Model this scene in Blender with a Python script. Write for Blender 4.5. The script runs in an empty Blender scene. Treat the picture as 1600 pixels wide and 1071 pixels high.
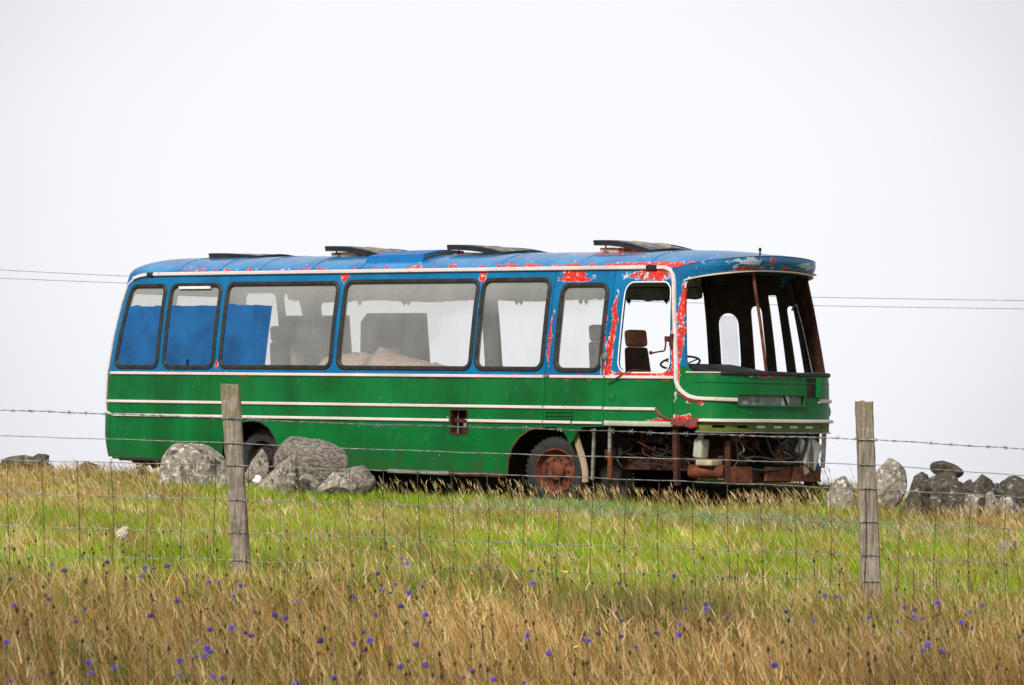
import bpy, bmesh, math, random
import numpy as np
from mathutils import Vector, Matrix
from mathutils.geometry import delaunay_2d_cdt

random.seed(4); rng = np.random.default_rng(7)
sc = bpy.context.scene
C = sc.collection
R = math.radians

# ------------------------------------------------------------ camera, sky, sun, exposure
EYE = 1.25
cam = bpy.data.cameras.new('camera'); co = bpy.data.objects.new('camera', cam); C.objects.link(co)
F_PX = 7300.0
pit = (631 - 535.5) / F_PX; rol = .0139
fw = Vector((0, math.cos(pit), math.sin(pit))); rt = Vector((1, 0, 0)); up = rt.cross(fw)
r2 = rt * math.cos(rol) + up * math.sin(rol); u2 = -rt * math.sin(rol) + up * math.cos(rol)
M3 = Matrix((r2, u2, -fw)).transposed()
co.matrix_world = Matrix.Translation((0, 0, EYE)) @ M3.to_4x4()
cam.sensor_width = 36; cam.lens = F_PX / 1600 * 36
cam.clip_start = .5; cam.clip_end = 4000
cam.dof.use_dof = True; cam.dof.focus_distance = 50; cam.dof.aperture_fstop = 20
sc.camera = co

SUN_EL, SUN_AZ = R(40), R(208)          # high, behind the camera to the left, behind thin cloud
w = bpy.data.worlds.new('World'); sc.world = w; w.use_nodes = True
nt = w.node_tree; N = nt.nodes; L = nt.links; N.clear()
out = N.new('ShaderNodeOutputWorld'); bg = N.new('ShaderNodeBackground')
sky = N.new('ShaderNodeTexSky'); sky.sky_type = 'NISHITA'; sky.sun_disc = False
sky.sun_elevation = SUN_EL; sky.sun_rotation = SUN_AZ
skm = N.new('ShaderNodeVectorMath'); skm.operation = 'SCALE'; skm.inputs['Scale'].default_value = .1
L.new(sky.outputs[0], skm.inputs[0])
tc = N.new('ShaderNodeTexCoord')
# cloud sheet: brighter overhead (overcast), a painted vignette dimming outward from the view axis, soft billows
sep = N.new('ShaderNodeSeparateXYZ'); L.new(tc.outputs['Generated'], sep.inputs[0])
mr = N.new('ShaderNodeMapRange'); mr.interpolation_type = 'SMOOTHSTEP'
mr.inputs[1].default_value = .15; mr.inputs[2].default_value = .9; mr.inputs[3].default_value = 0; mr.inputs[4].default_value = .15
L.new(sep.outputs['Z'], mr.inputs[0])
vig_axis = Vector((-.004, 1, .035)).normalized()
dist = N.new('ShaderNodeVectorMath'); dist.operation = 'SUBTRACT'; dist.inputs[1].default_value = vig_axis
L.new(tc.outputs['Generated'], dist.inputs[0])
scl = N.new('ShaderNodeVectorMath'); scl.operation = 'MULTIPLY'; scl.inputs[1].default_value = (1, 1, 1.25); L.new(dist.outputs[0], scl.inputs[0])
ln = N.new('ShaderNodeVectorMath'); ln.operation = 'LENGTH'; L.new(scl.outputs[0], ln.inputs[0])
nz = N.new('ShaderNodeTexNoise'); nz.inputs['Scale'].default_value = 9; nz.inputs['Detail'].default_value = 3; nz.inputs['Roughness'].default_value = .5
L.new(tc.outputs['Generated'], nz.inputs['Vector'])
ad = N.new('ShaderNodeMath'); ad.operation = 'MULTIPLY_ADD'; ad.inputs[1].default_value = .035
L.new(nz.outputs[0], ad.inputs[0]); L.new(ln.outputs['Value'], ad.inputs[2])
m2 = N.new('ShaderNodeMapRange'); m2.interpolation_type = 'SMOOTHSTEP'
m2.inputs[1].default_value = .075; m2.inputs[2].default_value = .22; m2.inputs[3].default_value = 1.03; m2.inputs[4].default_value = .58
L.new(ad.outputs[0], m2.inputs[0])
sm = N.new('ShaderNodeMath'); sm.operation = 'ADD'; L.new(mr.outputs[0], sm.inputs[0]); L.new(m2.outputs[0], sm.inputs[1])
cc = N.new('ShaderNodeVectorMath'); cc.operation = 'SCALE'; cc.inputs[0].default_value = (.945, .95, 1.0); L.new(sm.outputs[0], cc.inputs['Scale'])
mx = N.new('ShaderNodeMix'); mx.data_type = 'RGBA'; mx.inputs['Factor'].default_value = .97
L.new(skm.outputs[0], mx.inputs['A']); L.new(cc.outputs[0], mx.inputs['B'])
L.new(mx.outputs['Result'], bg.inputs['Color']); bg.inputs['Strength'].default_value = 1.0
L.new(bg.outputs[0], out.inputs['Surface'])

sl = bpy.data.lights.new('sun', 'SUN'); sl.energy = 4.2; sl.angle = R(8); sl.color = (1, .93, .80)
so = bpy.data.objects.new('sun', sl); C.objects.link(so)
sd = Vector((math.sin(SUN_AZ) * math.cos(SUN_EL), math.cos(SUN_AZ) * math.cos(SUN_EL), math.sin(SUN_EL)))
so.rotation_euler = sd.to_track_quat('Z', 'Y').to_euler(); so.location = sd * 60
vs = sc.view_settings; vs.view_transform = 'Standard'; vs.look = 'None'; vs.exposure = 0; vs.gamma = 1; vs.use_curve_mapping = False
sc.render.engine = 'CYCLES'

# ------------------------------------------------------------ node helpers
class Mat:
    def __init__(s, name, rough=.6, spec=.5, metal=0.0, coord='Object'):
        s.m = bpy.data.materials.new(name); s.m.use_nodes = True
        s.t = s.m.node_tree; s.b = s.t.nodes['Principled BSDF']; s.o = s.t.nodes['Material Output']
        s.b.inputs['Roughness'].default_value = rough; s.b.inputs['Specular IOR Level'].default_value = spec
        s.b.inputs['Metallic'].default_value = metal
        s.tc = s.t.nodes.new('ShaderNodeTexCoord'); s.co = s.tc.outputs[coord]
    def link(s, a, b):
        if hasattr(a, 'node'): s.t.links.new(a, b)
        elif isinstance(a, (int, float)): b.default_value = a
        else: b.default_value = tuple(a) + ((1,) if len(a) == 3 and b.type == 'RGBA' else ())
    def node(s, k, **kw):
        n = s.t.nodes.new(k)
        for a, b in kw.items(): setattr(n, a, b)
        return n
    def scaled(s, v):
        n = s.node('ShaderNodeVectorMath', operation='MULTIPLY'); s.link(s.co, n.inputs[0]); n.inputs[1].default_value = v; return n.outputs[0]
    def noise(s, scale, detail=4, rough=.55, vec=None, dist=0, out=0):
        n = s.node('ShaderNodeTexNoise'); s.link(vec if vec is not None else s.co, n.inputs['Vector'])
        n.inputs['Scale'].default_value = scale; n.inputs['Detail'].default_value = detail
        n.inputs['Roughness'].default_value = rough; n.inputs['Distortion'].default_value = dist
        return n.outputs[out]
    def voro(s, scale, vec=None, feature='F1', out=0):
        n = s.node('ShaderNodeTexVoronoi', feature=feature); s.link(vec if vec is not None else s.co, n.inputs['Vector'])
        n.inputs['Scale'].default_value = scale; return n.outputs[out]
    def math(s, op, a, b=0.0, c=0.0, clamp=False):
        n = s.node('ShaderNodeMath', operation=op, use_clamp=clamp)
        s.link(a, n.inputs[0]); s.link(b, n.inputs[1]); s.link(c, n.inputs[2]); return n.outputs[0]
    def rng(s, v, a, b, c=0.0, d=1.0):
        n = s.node('ShaderNodeMapRange'); s.link(v, n.inputs[0])
        for i, q in enumerate((a, b, c, d)): n.inputs[i + 1].default_value = q
        return n.outputs[0]
    def mix(s, f, a, b):
        n = s.node('ShaderNodeMix', data_type='RGBA'); s.link(f, n.inputs['Factor']); s.link(a, n.inputs['A']); s.link(b, n.inputs['B']); return n.outputs['Result']
    def xyz(s):
        n = s.node('ShaderNodeSeparateXYZ'); s.link(s.co, n.inputs[0]); return n.outputs
    def bump(s, h, strength=.3, dist=.02):
        n = s.node('ShaderNodeBump'); s.link(h, n.inputs['Height']); n.inputs['Strength'].default_value = strength; n.inputs['Distance'].default_value = dist
        s.t.links.new(n.outputs[0], s.b.inputs['Normal'])
    def col(s, c): s.link(c, s.b.inputs['Base Color'])
    def rough(s, c): s.link(c, s.b.inputs['Roughness'])

GREEN_Z = 1.605
def paint(name, mode):
    """old coach paint over red undercoat and pale primer; mode picks where it has flaked off"""
    m = Mat(name, rough=.34, spec=.28 if mode != 'roof' else .6)
    x, y, z = m.xyz()
    nb = m.noise(1.3, 3); nf = m.noise(14, 5, .6); ns = m.noise(3, 4, .6, m.scaled((1, 1, .15)))
    green = m.mix(m.rng(nb, .35, .65), (.0, .088, .015), (.0, .15, .03))
    green = m.mix(m.rng(ns, .52, .8, 0, .55), green, (.0, .19, .06))
    green = m.mix(m.rng(m.noise(5, 6, .7, m.scaled((1.0, 1, .6))), .60, .8, 0, .6), green, (.03, .22, .11))
    green = m.mix(m.rng(m.noise(9, 5, .65, m.scaled((1.6, 1, .10))), .60, .74, 0, .45), green, (.012, .035, .012))
    green = m.mix(m.rng(m.noise(24, 4, .6, m.scaled((1.2, 1, .05))), .66, .76, 0, .4), green, (.12, .13, .08))
    blue = m.mix(m.rng(nb, .3, .7), (.0, .095, .25), (.0, .16, .38))
    if mode == 'roof': blue = m.mix(m.rng(m.noise(2.2, 4, .6), .35, .7), (.0, .13, .36), (.03, .24, .52))
    blue = m.mix(m.rng(ns, .55, .8, 0, .6), blue, (.01, .20, .45))
    edge = m.math('MULTIPLY_ADD', m.noise(9, 3), .004, z)
    if mode == 'green': base = green
    elif mode == 'blue': base = blue
    else:   # front: the blue of the pillars stops a hand above the belt
        base = m.mix(m.math('GREATER_THAN', edge, 1.745), green, blue)
    # warped position for flakes
    nv = m.node('ShaderNodeTexNoise'); m.link(m.co, nv.inputs['Vector']); nv.inputs['Scale'].default_value = 9; nv.inputs['Detail'].default_value = 3
    wv = m.node('ShaderNodeVectorMath', operation='MULTIPLY_ADD'); m.link(nv.outputs['Color'], wv.inputs[0]); wv.inputs[1].default_value = (.16,) * 3
    sub = m.node('ShaderNodeVectorMath', operation='SUBTRACT'); m.link(m.co, sub.inputs[0]); sub.inputs[1].default_value = (.08,) * 3
    m.link(sub.outputs[0], wv.inputs[2]); warped = wv.outputs[0]
    rings = []
    def blob(cx, cy, cz, rx, ry, rz):
        a = m.node('ShaderNodeVectorMath', operation='SUBTRACT'); m.link(warped, a.inputs[0]); a.inputs[1].default_value = (cx, cy, cz)
        b = m.node('ShaderNodeVectorMath', operation='DIVIDE'); m.link(a.outputs[0], b.inputs[0]); b.inputs[1].default_value = (rx, ry, rz)
        c = m.node('ShaderNodeVectorMath', operation='LENGTH'); m.link(b.outputs[0], c.inputs[0])
        rings.append(m.math('LESS_THAN', c.outputs['Value'], 1.22)); return m.math('LESS_THAN', c.outputs['Value'], 1.0)
    def broken(a): return m.math('MULTIPLY', a, m.math('LESS_THAN', m.math('ADD', m.math('MULTIPLY', m.noise(17, 4, .7), .6), m.math('MULTIPLY', m.noise(6, 2), .4)), .545))
    masks = []
    if mode == 'roof':
        # a ragged row of flakes just above the gutter, thicker towards the front
        th = m.rng(x, -9.5, -.5, .60, .47)
        band = m.math('MULTIPLY', m.math('GREATER_THAN', m.noise(4.2, 4, .65, m.scaled((1.3, 1, 1))), th), m.math('LESS_THAN', m.math('MULTIPLY_ADD', m.noise(7, 2), -.10, z), 3.012))
        masks += [band, broken(blob(-.95, -.97, 3.04, .5, .3, .03)), blob(.02, -.92, 3.05, .12, .2, .12), blob(.3, -.6, 3.02, .2, .3, .04)]
        masks += [broken(blob(-1.9, -.62, 3.19, .7, .10, .03))]
    if mode == 'blue':
        masks += [blob(-6.3, -1.1, 2.93, .06, 1, .09), blob(-3.78, -1.1, 2.93, .06, 1, .09), blob(-2.18, -1.1, 2.93, .2, 1, .05),
                  blob(-2.15, -1.1, 2.86, .3, 1, .035), broken(blob(-.85, -1.1, 2.91, .42, 1, .07)), blob(-1.42, -1.1, 2.30, .045, 1, .36),
                  blob(-1.44, -1.2, 1.85, .06, 1, .26), blob(-1.56, -1.1, 2.1, .022, 1, .40), blob(-.38, -1.1, 2.2, .04, 1, .7),
                  blob(-2.47, -1.1, 2.1, .022, 1, .34), blob(-.85, -1.2, 1.64, .5, 1, .05), blob(-8.55, -1.2, 1.72, .03, 1, .05)]
        band = m.math('MULTIPLY', m.math('GREATER_THAN', m.noise(3.5, 4, .65, m.scaled((1.5, 1, 1))), .55), m.math('LESS_THAN', m.math('MULTIPLY_ADD', m.noise(8, 2), -.06, z), 1.60))
        masks += [band]
    if mode == 'green':
        band = m.math('MULTIPLY', m.math('GREATER_THAN', m.noise(2.6, 5, .7, m.scaled((1.5, 1, 1))), .56), m.math('GREATER_THAN', m.math('MULTIPLY_ADD', m.noise(9, 2), .05, z), 1.595))
        spots = m.math('GREATER_THAN', m.noise(11, 2, .5, m.scaled((1, 1, 2))), .80)
        masks += [band, spots, blob(-.55, -1.27, 1.04, .2, 1, .05)]
    if mode == 'front':
        masks += [broken(blob(-.30, -1.15, 2.2, .06, 1, .75)), blob(-.1, -1.15, 2.93, .08, 1, .10), blob(.5, -.3, 1.66, .12, .5, .03), blob(.5, .1, 1.66, .12, .12, .03),
                  blob(0, -1.25, 1.33, .14, .3, .04), broken(blob(-.22, -1.2, 1.1, .16, .3, .05)), blob(.5, -.5, 2.95, .3, .3, .03)]
    if mode == 'peak':
        masks += [blob(.3, -.55, 2.98, .3, .25, .035), blob(.4, .15, 2.99, .3, .12, .03), blob(.45, -.18, 3.10, .3, .06, .04), blob(.4, .5, 2.96, .3, .3, .02)]
    red = masks[0]
    for q in masks[1:]: red = m.math('MAXIMUM', red, q)
    redc = m.mix(m.rng(nf, .35, .7), (.42, .014, .010), (.74, .035, .022))
    redc = m.mix(m.math('GREATER_THAN', m.noise(22, 3), .62), redc, (.80, .36, .30))
    pr = m.math('GREATER_THAN', m.noise(10, 5, .6, m.scaled((1, 1, 1.6))), .655 if mode in ('roof', 'peak') else .74)
    if mode == 'peak': pr = m.math('MAXIMUM', pr, m.math('MAXIMUM', blob(.3, -.62, 3.08, .3, .22, .035), blob(.4, .55, 3.05, .3, .2, .03)))
    if mode == 'green': pr = m.math('MULTIPLY', pr, .35)
    if mode == 'blue': pr = m.math('MULTIPLY', pr, .6)
    base = m.mix(pr, base, (.42, .50, .58) if mode != 'green' else (.2, .35, .26))
    halo = rings[0] if rings else 0.0
    for q in rings[1:]: halo = m.math('MAXIMUM', halo, q)
    if rings: base = m.mix(m.math('MULTIPLY', halo, m.math('GREATER_THAN', m.noise(13, 4, .7), .52)), base, (.50, .54, .58))
    base = m.mix(red, base, redc)
    # pale chips
    base = m.mix(m.math('GREATER_THAN', m.noise(38, 1), .80), base, (.65, .66, .64))
    # grime low down
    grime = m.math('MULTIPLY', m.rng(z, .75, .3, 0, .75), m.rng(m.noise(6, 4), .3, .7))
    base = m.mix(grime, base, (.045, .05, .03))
    if mode in ('roof', 'peak'): m.b.inputs['Coat Weight'].default_value = .7; m.b.inputs['Coat Roughness'].default_value = .12
    m.col(base)
    m.rough(m.math('ADD', m.rng(nf, .3, .8, .28, .5), m.math('MULTIPLY', red, .25)))
    hgt = m.math('ADD', m.math('MULTIPLY', m.noise(1.6, 2), 1.0), m.math('MULTIPLY', m.math('MAXIMUM', red, pr), -.04))
    if mode == 'peak': hgt = m.math('ADD', hgt, m.math('MULTIPLY', m.math('SINE', m.math('MULTIPLY', z, 250.0)), .08))
    m.bump(hgt, .5, .02)
    return m.m

def simple(name, c1, c2, scale=6, rough=.6, metal=0, bump=.2, dist=.01, spec=.4, stretch=(1, 1, 1), lo=.35, hi=.65):
    m = Mat(name, rough, spec, metal)
    v = m.scaled(stretch)
    n = m.noise(scale, 5, .6, v)
    m.col(m.mix(m.rng(n, lo, hi), c1, c2))
    if bump: m.bump(m.noise(scale * 3, 5, .65, v), bump, dist)
    return m.m

MT = {}
MT['green'] = paint('green_paint', 'green'); MT['blue'] = paint('blue_paint', 'blue'); MT['roof'] = paint('roof_paint', 'roof')
MT['front'] = paint('front_paint', 'front'); MT['peak'] = paint('peak_paint', 'peak')
MT['inner'] = simple('brown_lining', (.022, .016, .012), (.05, .035, .025), 7, .85)
MT['dark'] = simple('dark_metal', (.012, .011, .010), (.03, .022, .018), 9, .8)
MT['farlining'] = simple('grey_lining', (.28, .28, .27), (.4, .4, .39), 5, .9)
MT['ceil'] = simple('stained_ceiling', (.22, .19, .15), (.35, .31, .25), 3, .9)
MT['header'] = simple('grey_header', (.12, .12, .118), (.24, .24, .23), 5, .9)
MT['rust'] = simple('rust', (.045, .013, .008), (.20, .055, .024), 8, .85, bump=.5)
MT['rustdark'] = simple('dark_rust', (.022, .008, .006), (.09, .026, .015), 7, .85, bump=.5)
MT['rubber'] = simple('black_rubber', (.010, .010, .011), (.03, .03, .03), 12, .55, bump=.2, dist=.004)
MT['tyre'] = simple('tyre_rubber', (.010, .010, .011), (.026, .025, .024), 14, .8, bump=.3)
MT['board'] = simple('blue_board', (.0, .050, .17), (.002, .10, .31), 2.2, .8, bump=.3, dist=.01)
MT['scoop'] = simple('scoop_paint', (.0, .11, .36), (.0, .15, .44), 5, .4)
MT['greyboard'] = simple('grey_board', (.07, .08, .10), (.10, .11, .13), 4, .8)
MT['wood'] = simple('weathered_plank', (.30, .20, .13), (.46, .34, .24), 5, .85, stretch=(3, 3, .4), bump=.4)
MT['olive'] = simple('olive_paint', (.07, .10, .012), (.13, .17, .03), 5, .6)
MT['pale'] = simple('pale_plastic', (.32, .33, .28), (.5, .5, .44), 5, .5)
MT['beige'] = simple('beige_foam', (.36, .28, .19), (.5, .4, .28), 6, .8)
MT['fins'] = simple('radiator_fins', (.10, .09, .085), (.55, .53, .5), 60, .6, stretch=(1, .2, .03), lo=.42, hi=.56, bump=.6)
MT['seat'] = simple('grey_moquette', (.42, .41, .34), (.68, .65, .55), 9, .95, bump=.5)
MT['seatbrown'] = simple('brown_seat', (.035, .018, .010), (.075, .035, .02), 6, .8, bump=.4)
MT['headbrown'] = simple('worn_brown_head_cushion', (.22, .085, .05), (.40, .17, .10), 9, .8, bump=.5)
MT['plastic'] = simple('black_plastic', (.010, .011, .014), (.022, .023, .028), 6, .5)
m = Mat('rust_streaked_pillar', .8, .3); c = m.mix(m.rng(m.noise(7, 5, .65, m.scaled((3, 3, .35))), .42, .66), (.012, .008, .008), (.10, .03, .012)); m.col(m.mix(m.rng(m.noise(12, 5, .65, m.scaled((3, 3, .3))), .60, .68), c, (.30, .09, .03))); m.bump(m.noise(20, 4), .5, .01); MT['rustpillar'] = m.m
MT['slotgrey'] = simple('slot_backing_grey', (.12, .12, .125), (.32, .32, .33), 12, .5)
MT['white'] = simple('white_lump', (.7, .7, .7), (.85, .85, .85), 6, .7)
MT['heap'] = simple('pink_brown_wadding', (.55, .36, .27), (.85, .62, .50), 18, .95, bump=.8, dist=.03)
MT['wool'] = simple('wool', (.45, .40, .33), (.62, .57, .50), 20, .95)

m = Mat('pale_trim', .4, .5)      # anodised strip gone chalky pink-white, edged with red
z_ = m.noise(3, 5, .6, m.scaled((.6, 1, 4)))
m.col(m.mix(m.rng(m.noise(26, 4, .6, m.scaled((.5, 1, 1))), .64, .75), m.mix(m.rng(z_, .3, .7), (.60, .48, .47), (.74, .68, .68)), (.25, .07, .05)))
m.bump(m.noise(30, 3), .2, .003); MT['trim'] = m.m
m = Mat('red_trim_edge', .6); m.col(m.mix(m.rng(m.noise(12, 4), .4, .6), (.30, .03, .03), (.10, .035, .03))); MT['trimred'] = m.m
m = Mat('dull_aluminium', .42, .5, .7); m.col(m.mix(m.rng(m.noise(9, 5, .6, m.scaled((.4, 1, 2))), .35, .7), (.5, .49, .47), (.22, .20, .18))); m.bump(m.noise(40, 3), .2, .003); MT['alu'] = m.m
m = Mat('hatch_skin', .5, .5, .3); m.col(m.mix(m.rng(m.noise(7, 5), .4, .62), (.07, .075, .08), (.34, .32, .29))); MT['lid'] = m.m
m = Mat('galvanised_wire', .45, .5, .5); m.col(m.mix(m.rng(m.noise(25, 3), .4, .65), (.30, .33, .35), (.12, .11, .10))); MT['wire'] = m.m
m = Mat('rusty_wire', .7, .4, .3); m.col(m.mix(m.rng(m.noise(20, 3), .35, .65), (.05, .028, .02), (.13, .10, .085))); MT['wirerust'] = m.m
m = Mat('scoop_mesh', .6); vo = m.voro(34, feature='DISTANCE_TO_EDGE'); m.col(m.mix(m.math('LESS_THAN', vo, .07), (.008, .008, .01), (.25, .26, .28))); MT['mesh'] = m.m

# dirty window glass: clear pane under a film of dust that thickens at the top and along the rubber
m = Mat('dusty_glass', .2, .5)
x, y, z = m.xyz()
film = m.math('ADD', m.rng(m.noise(2.2, 5, .6, m.scaled((1, 1, .5))), .35, .75, .07, .18), m.rng(z, 2.35, 2.8, 0, .22))
m.b.inputs['Base Color'].default_value = (.72, .74, .74, 1); m.b.inputs['Roughness'].default_value = .7
tr = m.node('ShaderNodeBsdfTransparent'); tr.inputs[0].default_value = (.98, .985, .98, 1)
tl = m.node('ShaderNodeBsdfTranslucent'); tl.inputs[0].default_value = (.85, .86, .84, 1); fm = m.node('ShaderNodeMixShader'); fm.inputs[0].default_value = .55; m.link(m.b.outputs[0], fm.inputs[1]); m.link(tl.outputs[0], fm.inputs[2])
gl = m.node('ShaderNodeBsdfGlossy'); gl.inputs['Roughness'].default_value = .03
fr = m.node('ShaderNodeFresnel'); fr.inputs[0].default_value = 1.45
a = m.node('ShaderNodeMixShader'); m.link(m.math('MULTIPLY', fr.outputs[0], .4), a.inputs[0]); m.link(tr.outputs[0], a.inputs[1]); m.link(gl.outputs[0], a.inputs[2])
b = m.node('ShaderNodeMixShader'); m.link(film, b.inputs[0]); m.link(a.outputs[0], b.inputs[1]); m.link(fm.outputs[0], b.inputs[2])
m.link(b.outputs[0], m.o.inputs['Surface']); MT['glass'] = m.m

m = Mat('post_wood', .9, .2)
g = m.noise(9, 6, .65, m.scaled((6, 6, .5)), .6); g2 = m.noise(5, 5, .6)
c = m.mix(m.rng(g, .3, .7), (.085, .068, .055), (.44, .375, .315))
c = m.mix(m.rng(g2, .55, .75, 0, .6), c, (.035, .028, .022))
c = m.mix(m.math('MULTIPLY', m.rng(m.noise(30, 4), .55, .7), .4), c, (.52, .48, .41))
_, _, z = m.xyz()
c = m.mix(m.math('MULTIPLY', m.rng(z, .9, 1.25, 0, .7), m.rng(m.noise(16, 3), .45, .6)), c, (.20, .19, .07))
m.col(c); m.bump(m.math('ADD', g, m.math('MULTIPLY', m.noise(50, 3, .6, m.scaled((3, 3, .4))), .4)), .9, .012); MT['post'] = m.m

def rockmat(name, a, b, lich, thr=.58):
    m = Mat(name, .92, .2)
    c = m.mix(m.rng(m.noise(3.2, 6, .7), .35, .65), a, b)
    c = m.mix(m.rng(m.noise(11, 6, .75), thr - .04, thr + .02), c, lich)
    c = m.mix(m.math('MULTIPLY', m.rng(m.noise(5, 6, .75, m.scaled((1, 1, .6))), .54, .62), .85), c, (.035, .032, .027))
    m.col(c); m.bump(m.math('ADD', m.noise(6, 9, .75), m.math('MULTIPLY', m.voro(14), .4)), 1.0, .09); return m.m
MT['rock'] = rockmat('lichened_rock', (.20, .175, .145), (.50, .44, .37), (.80, .77, .70), .57)
MT['rockdark'] = rockmat('dark_wall_rock', (.05, .045, .037), (.17, .15, .12), (.42, .40, .34), .6)
m = Mat('banded_rock', .9, .2)
bd = m.noise(5, 6, .65, m.scaled((3.5, 2.2, 5)), .5)
c = m.mix(m.rng(bd, .38, .62), (.13, .115, .10), (.45, .40, .35)); c = m.mix(m.rng(m.noise(11, 5), .62, .68, 0, .8), c, (.42, .40, .36))
m.col(c); m.bump(m.math('ADD', bd, m.noise(8, 8, .75)), 1.0, .08); MT['rockband'] = m.m

# blades carry their own colour
def leafmat(name, trans=.35, rough=.6):
    m = Mat(name, rough, .25)
    at = m.node('ShaderNodeAttribute', attribute_name='Col'); m.link(at.outputs['Color'], m.b.inputs['Base Color'])
    t = m.node('ShaderNodeBsdfTranslucent'); m.link(at.outputs['Color'], t.inputs[0])
    x_ = m.node('ShaderNodeMixShader'); x_.inputs[0].default_value = trans
    m.link(m.b.outputs[0], x_.inputs[1]); m.link(t.outputs[0], x_.inputs[2]); m.link(x_.outputs[0], m.o.inputs['Surface']); return m.m
MT['blade'] = leafmat('grass_blade', .45)
m = Mat('turf_soil', .95, .1)
c = m.mix(m.rng(m.noise(.7, 5, .6), .4, .6), (.09, .15, .012), (.17, .14, .035)); c = m.mix(m.rng(m.noise(9, 5), .4, .65), c, (.04, .035, .015))
m.col(c); m.bump(m.noise(15, 5), .6, .03); MT['soil'] = m.m

# ------------------------------------------------------------ mesh helpers
def link(name, me, mat, parent=None):
    o = bpy.data.objects.new(name, me); C.objects.link(o)
    if mat is not None:
        for q in (mat if isinstance(mat, (list, tuple)) else [mat]): me.materials.append(MT[q] if isinstance(q, str) else q)
    if parent: o.parent = parent
    return o
def obj(name, bm, mat, parent=None, smooth=35):
    bmesh.ops.recalc_face_normals(bm, faces=bm.faces)
    me = bpy.data.meshes.new(name); bm.to_mesh(me); bm.free()
    if smooth:
        me.polygons.foreach_set('use_smooth', [True] * len(me.polygons)); me.set_sharp_from_angle(angle=R(smooth))
    return link(name, me, mat, parent)
def tag(o, label, cat, group=None, kind=None):
    if label: o['label'] = label
    if cat: o['category'] = cat
    if group: o['group'] = group
    if kind: o['kind'] = kind
    return o
def empty(name, loc, rz=0):
    o = bpy.data.objects.new(name, None); C.objects.link(o); o.location = loc; o.rotation_euler = (0, 0, rz); o.empty_display_size = .3; return o
def V(*a): return Vector(a)
def sweep(bm, pts, prof, nrm=None, closed=False, cap=True):
    """sweep profile [(side, out)...] along pts; nrm = list of outward vectors or None"""
    pts = [Vector(p) for p in pts]; n = len(pts); rings = []
    prev = None
    for i, p in enumerate(pts):
        a = pts[(i - 1) % n] if (closed or i > 0) else p; b = pts[(i + 1) % n] if (closed or i < n - 1) else p
        T = (b - a).normalized()
        if nrm is not None: Nn = Vector(nrm[i] if isinstance(nrm, list) else nrm)
        else:
            Nn = prev if prev is not None else (V(0, 0, 1) if abs(T.z) < .9 else V(1, 0, 0))
        Nn = (Nn - T * Nn.dot(T)).normalized(); prev = Nn
        S = T.cross(Nn)
        rings.append([bm.verts.new(p + S * s + Nn * o) for s, o in prof])
    k = len(prof)
    for i in range(n if closed else n - 1):
        A, B = rings[i], rings[(i + 1) % n]
        for j in range(k): bm.faces.new((A[j], A[(j + 1) % k], B[(j + 1) % k], B[j]))
    if cap and not closed:
        bm.faces.new(rings[0][::-1]); bm.faces.new(rings[-1])
def circ(r, n=8): return [(r * math.cos(2 * math.pi * i / n), r * math.sin(2 * math.pi * i / n)) for i in range(n)]
def tube(bm, pts, r, n=8, closed=False): sweep(bm, pts, circ(r, n), None, closed)
def strip(w, h): return [(-w / 2, -.004), (w / 2, -.004), (w / 2, h * .5), (w * .3, h), (-w * .3, h), (-w / 2, h * .5)]
def smooth_path(P, n=6):
    P = [Vector(p) for p in P]; o = []
    for i in range(len(P) - 1):
        a = P[max(i - 1, 0)]; b = P[i]; c = P[i + 1]; d = P[min(i + 2, len(P) - 1)]
        for k in range(n):
            t = k / n
            o.append(.5 * ((2 * b) + (c - a) * t + (2 * a - 5 * b + 4 * c - d) * t * t + (3 * b - a - 3 * c + d) * t ** 3))
    o.append(P[-1]); return o
def box(bm, c, s, rot=None, bev=.0, taper=None):
    b2 = bmesh.new(); bmesh.ops.create_cube(b2, size=1)
    for v in b2.verts:
        v.co = Vector((v.co.x * s[0], v.co.y * s[1], v.co.z * s[2]))
        if taper and v.co.z > 0: v.co.x *= taper; v.co.y *= taper
    if bev: bmesh.ops.bevel(b2, geom=b2.edges[:], offset=bev, segments=3, affect='EDGES', profile=.6)
    Mx = Matrix.Translation(c) @ (rot.to_4x4() if rot else Matrix.Identity(4))
    b2.transform(Mx); t = bpy.data.meshes.new('tmp'); b2.to_mesh(t); b2.free(); bm.from_mesh(t); bpy.data.meshes.remove(t)
def rotm(ax, deg): return Matrix.Rotation(R(deg), 3, ax)
def lathe(bm, prof, c, axis='Y', n=32, caps=True):
    """prof = [(r, t)], t along axis"""
    rings = []
    for r, t in prof:
        ring = []
        for i in range(n):
            a = 2 * math.pi * i / n; q = (r * math.cos(a), r * math.sin(a))
            p = {'Y': (q[0], t, q[1]), 'X': (t, q[0], q[1]), 'Z': (q[0], q[1], t)}[axis]
            ring.append(bm.verts.new(Vector(c) + Vector(p)))
        rings.append(ring)
    for A, B in zip(rings, rings[1:]):
        for i in range(n): bm.faces.new((A[i], A[(i + 1) % n], B[(i + 1) % n], B[i]))
    if caps and prof[0][0] > 1e-4: bm.faces.new(rings[0][::-1])
    if caps and prof[-1][0] > 1e-4: bm.faces.new(rings[-1])
    bmesh.ops.remove_doubles(bm, verts=bm.verts, dist=1e-5)

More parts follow.
